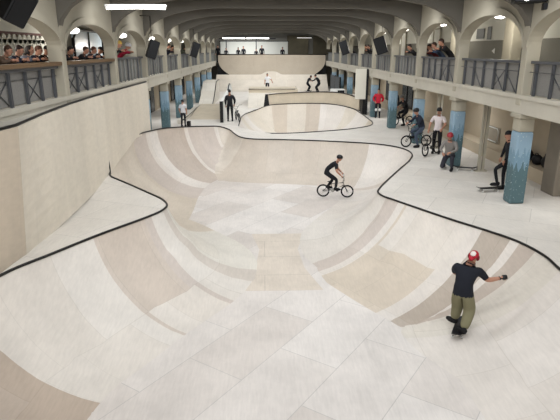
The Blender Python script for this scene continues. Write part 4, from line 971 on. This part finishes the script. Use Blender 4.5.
# ------------------------------------------------------------------ spectators leaning on the gallery rails
LEAN = dict(pelvis=(0, -.28, .90), waist=(0, -.2, 1.03), chest=(0, -.03, 1.17), neck=(0, .10, 1.30), head=(0, .18, 1.43), shL=(-.19, .04, 1.24), shR=(.19, .04, 1.24), elL=(-.25, .13, 1.18), elR=(.25, .13, 1.18), wrL=(-.12, .26, 1.21), wrR=(.12, .26, 1.21),
    hipL=(-.1, -.27, .87), hipR=(.1, -.27, .87), knL=(-.11, -.24, .48), knR=(.11, -.24, .48), anL=(-.12, -.26, .09), anR=(.12, -.26, .09))
PAL = {'navy': (30, 36, 52), 'black': (26, 26, 30), 'grey': (104, 106, 116), 'blue': (58, 70, 92), 'red': (158, 34, 60), 'brown': (92, 76, 64), 'beige': (170, 158, 142), 'green': (60, 66, 56), 'dark_red': (96, 40, 44)}
def spect(side, y, colour, gear, label, s=1.0, lean=True, dx=0):
    x = (XR+.72+dx) if side > 0 else (XL-.80-dx)
    person(label, (x, y, ZF), PI/2 if side > 0 else -PI/2, LEAN if lean else {}, dict(shirt=PAL[colour], pants=(30, 32, 40), shoe=(24, 24, 24), long=True), key='lean_%s_%s' % (colour, lean), scale=s, gear=gear, group='spectators on the %s gallery' % ('right' if side > 0 else 'left'))
DK, BR, RD = (34, 27, 25), (66, 46, 36), (84, 54, 44)
for y, c, g, lab in ((12.0, 'brown', ('hair', BR), 'leftmost spectator, leaning on the wooden ledge in the nearest left arch'),
                     (12.55, 'navy', ('hair', (46, 30, 28)), 'spectator in navy with short hair, second from left edge, on the wooden ledge'),
                     (13.1, 'grey', ('long_hair', DK), 'spectator in grey with long dark hair in the middle of the nearest left arch'),
                     (13.62, 'navy', ('hair', RD), 'spectator in navy with reddish brown hair in the nearest left arch'),
                     (14.15, 'black', ('cap', DK), 'spectator in black with dark cap, rightmost in the nearest left arch'),
                     (15.85, 'black', ('hair', DK), 'spectator partly behind the first left pillar, in the second arch'),
                     (17.2, 'black', ('hair', BR), 'spectator in black with brown hair in the second left arch'),
                     (18.0, 'navy', ('hair', RD), 'spectator in navy in the middle of the second left arch'),
                     (18.75, 'navy', ('cap', (40, 34, 36)), 'spectator wearing a dark cap in the second left arch, right of two others')):
    spect(-1, y, c, g, lab, .95)
spect(-1, 21.1, 'black', ('beanie', (190, 160, 80)), 'spectator in dark coat with yellow beanie in the third left arch', 1.1)
spect(-1, 22.5, 'red', ('helmet', (200, 200, 205)), 'spectator in bright crimson jacket in the third left arch', 1.06)
spect(-1, 27.3, 'black', ('hair', DK), 'dark spectator in the fourth left arch, next to a loudspeaker', 1.05)
spect(-1, 32.2, 'black', ('hair', DK), 'dark spectator in the fifth left arch', 1.1)
spect(-1, 33.4, 'navy', ('hair', DK), 'navy clad spectator in the fifth left arch, right of the dark one', 1.05)
spect(-1, 39.2, 'green', ('hair', DK), 'spectator in dark green in the sixth left arch', 1.05)
for y, c, g, lab, s in ((21.6, 'black', ('hair', (52, 38, 32)), 'tall spectator in black jacket with pale collar, rightmost of the right gallery group', 1.16),
                     (22.5, 'blue', ('hair', BR), 'spectator in blue, second from right in the right gallery group', 1.08),
                     (23.15, 'dark_red', ('hair', DK), 'spectator in dark red in the middle of the right gallery group', 1.04),
                     (23.75, 'grey', ('long_hair', BR), 'spectator in grey with long hair in the right gallery group', 1.02),
                     (24.35, 'beige', ('hair', RD), 'spectator in beige, leftmost of the right gallery group', 1.0),
                     (26.3, 'black', ('hair', DK), 'lone dark spectator at the third right gallery arch', 1.05),
                     (36.6, 'black', ('hair', DK), 'dark spectator in a middle right arch, left one of a pair', 1.1),
                     (37.6, 'black', ('hair', DK), 'dark spectator in a middle right arch, right one of a pair', 1.1),
                     (44.3, 'black', ('hair', DK), 'dark spectator far along the right gallery', 1.1)):
    spect(1, y, c, g, lab, s)
for i, (x, s) in enumerate(((-4.75, 1.0), (-3.9, .84), (-2.6, .88), (-2.05, .95), (-.7, .8), (-.1, 1.0), (2.1, .9))):
    person('black silhouetted spectator on the end balcony, %s from the left' % NUM[i], (x, 57.85+.1*(i % 2), 2.7), PI+.2*(i % 3-1), {}, P_BLACK | {'long': True}, key='stand_black', scale=s, gear=('hair', (24, 22, 22)), group='spectators on the end balcony')
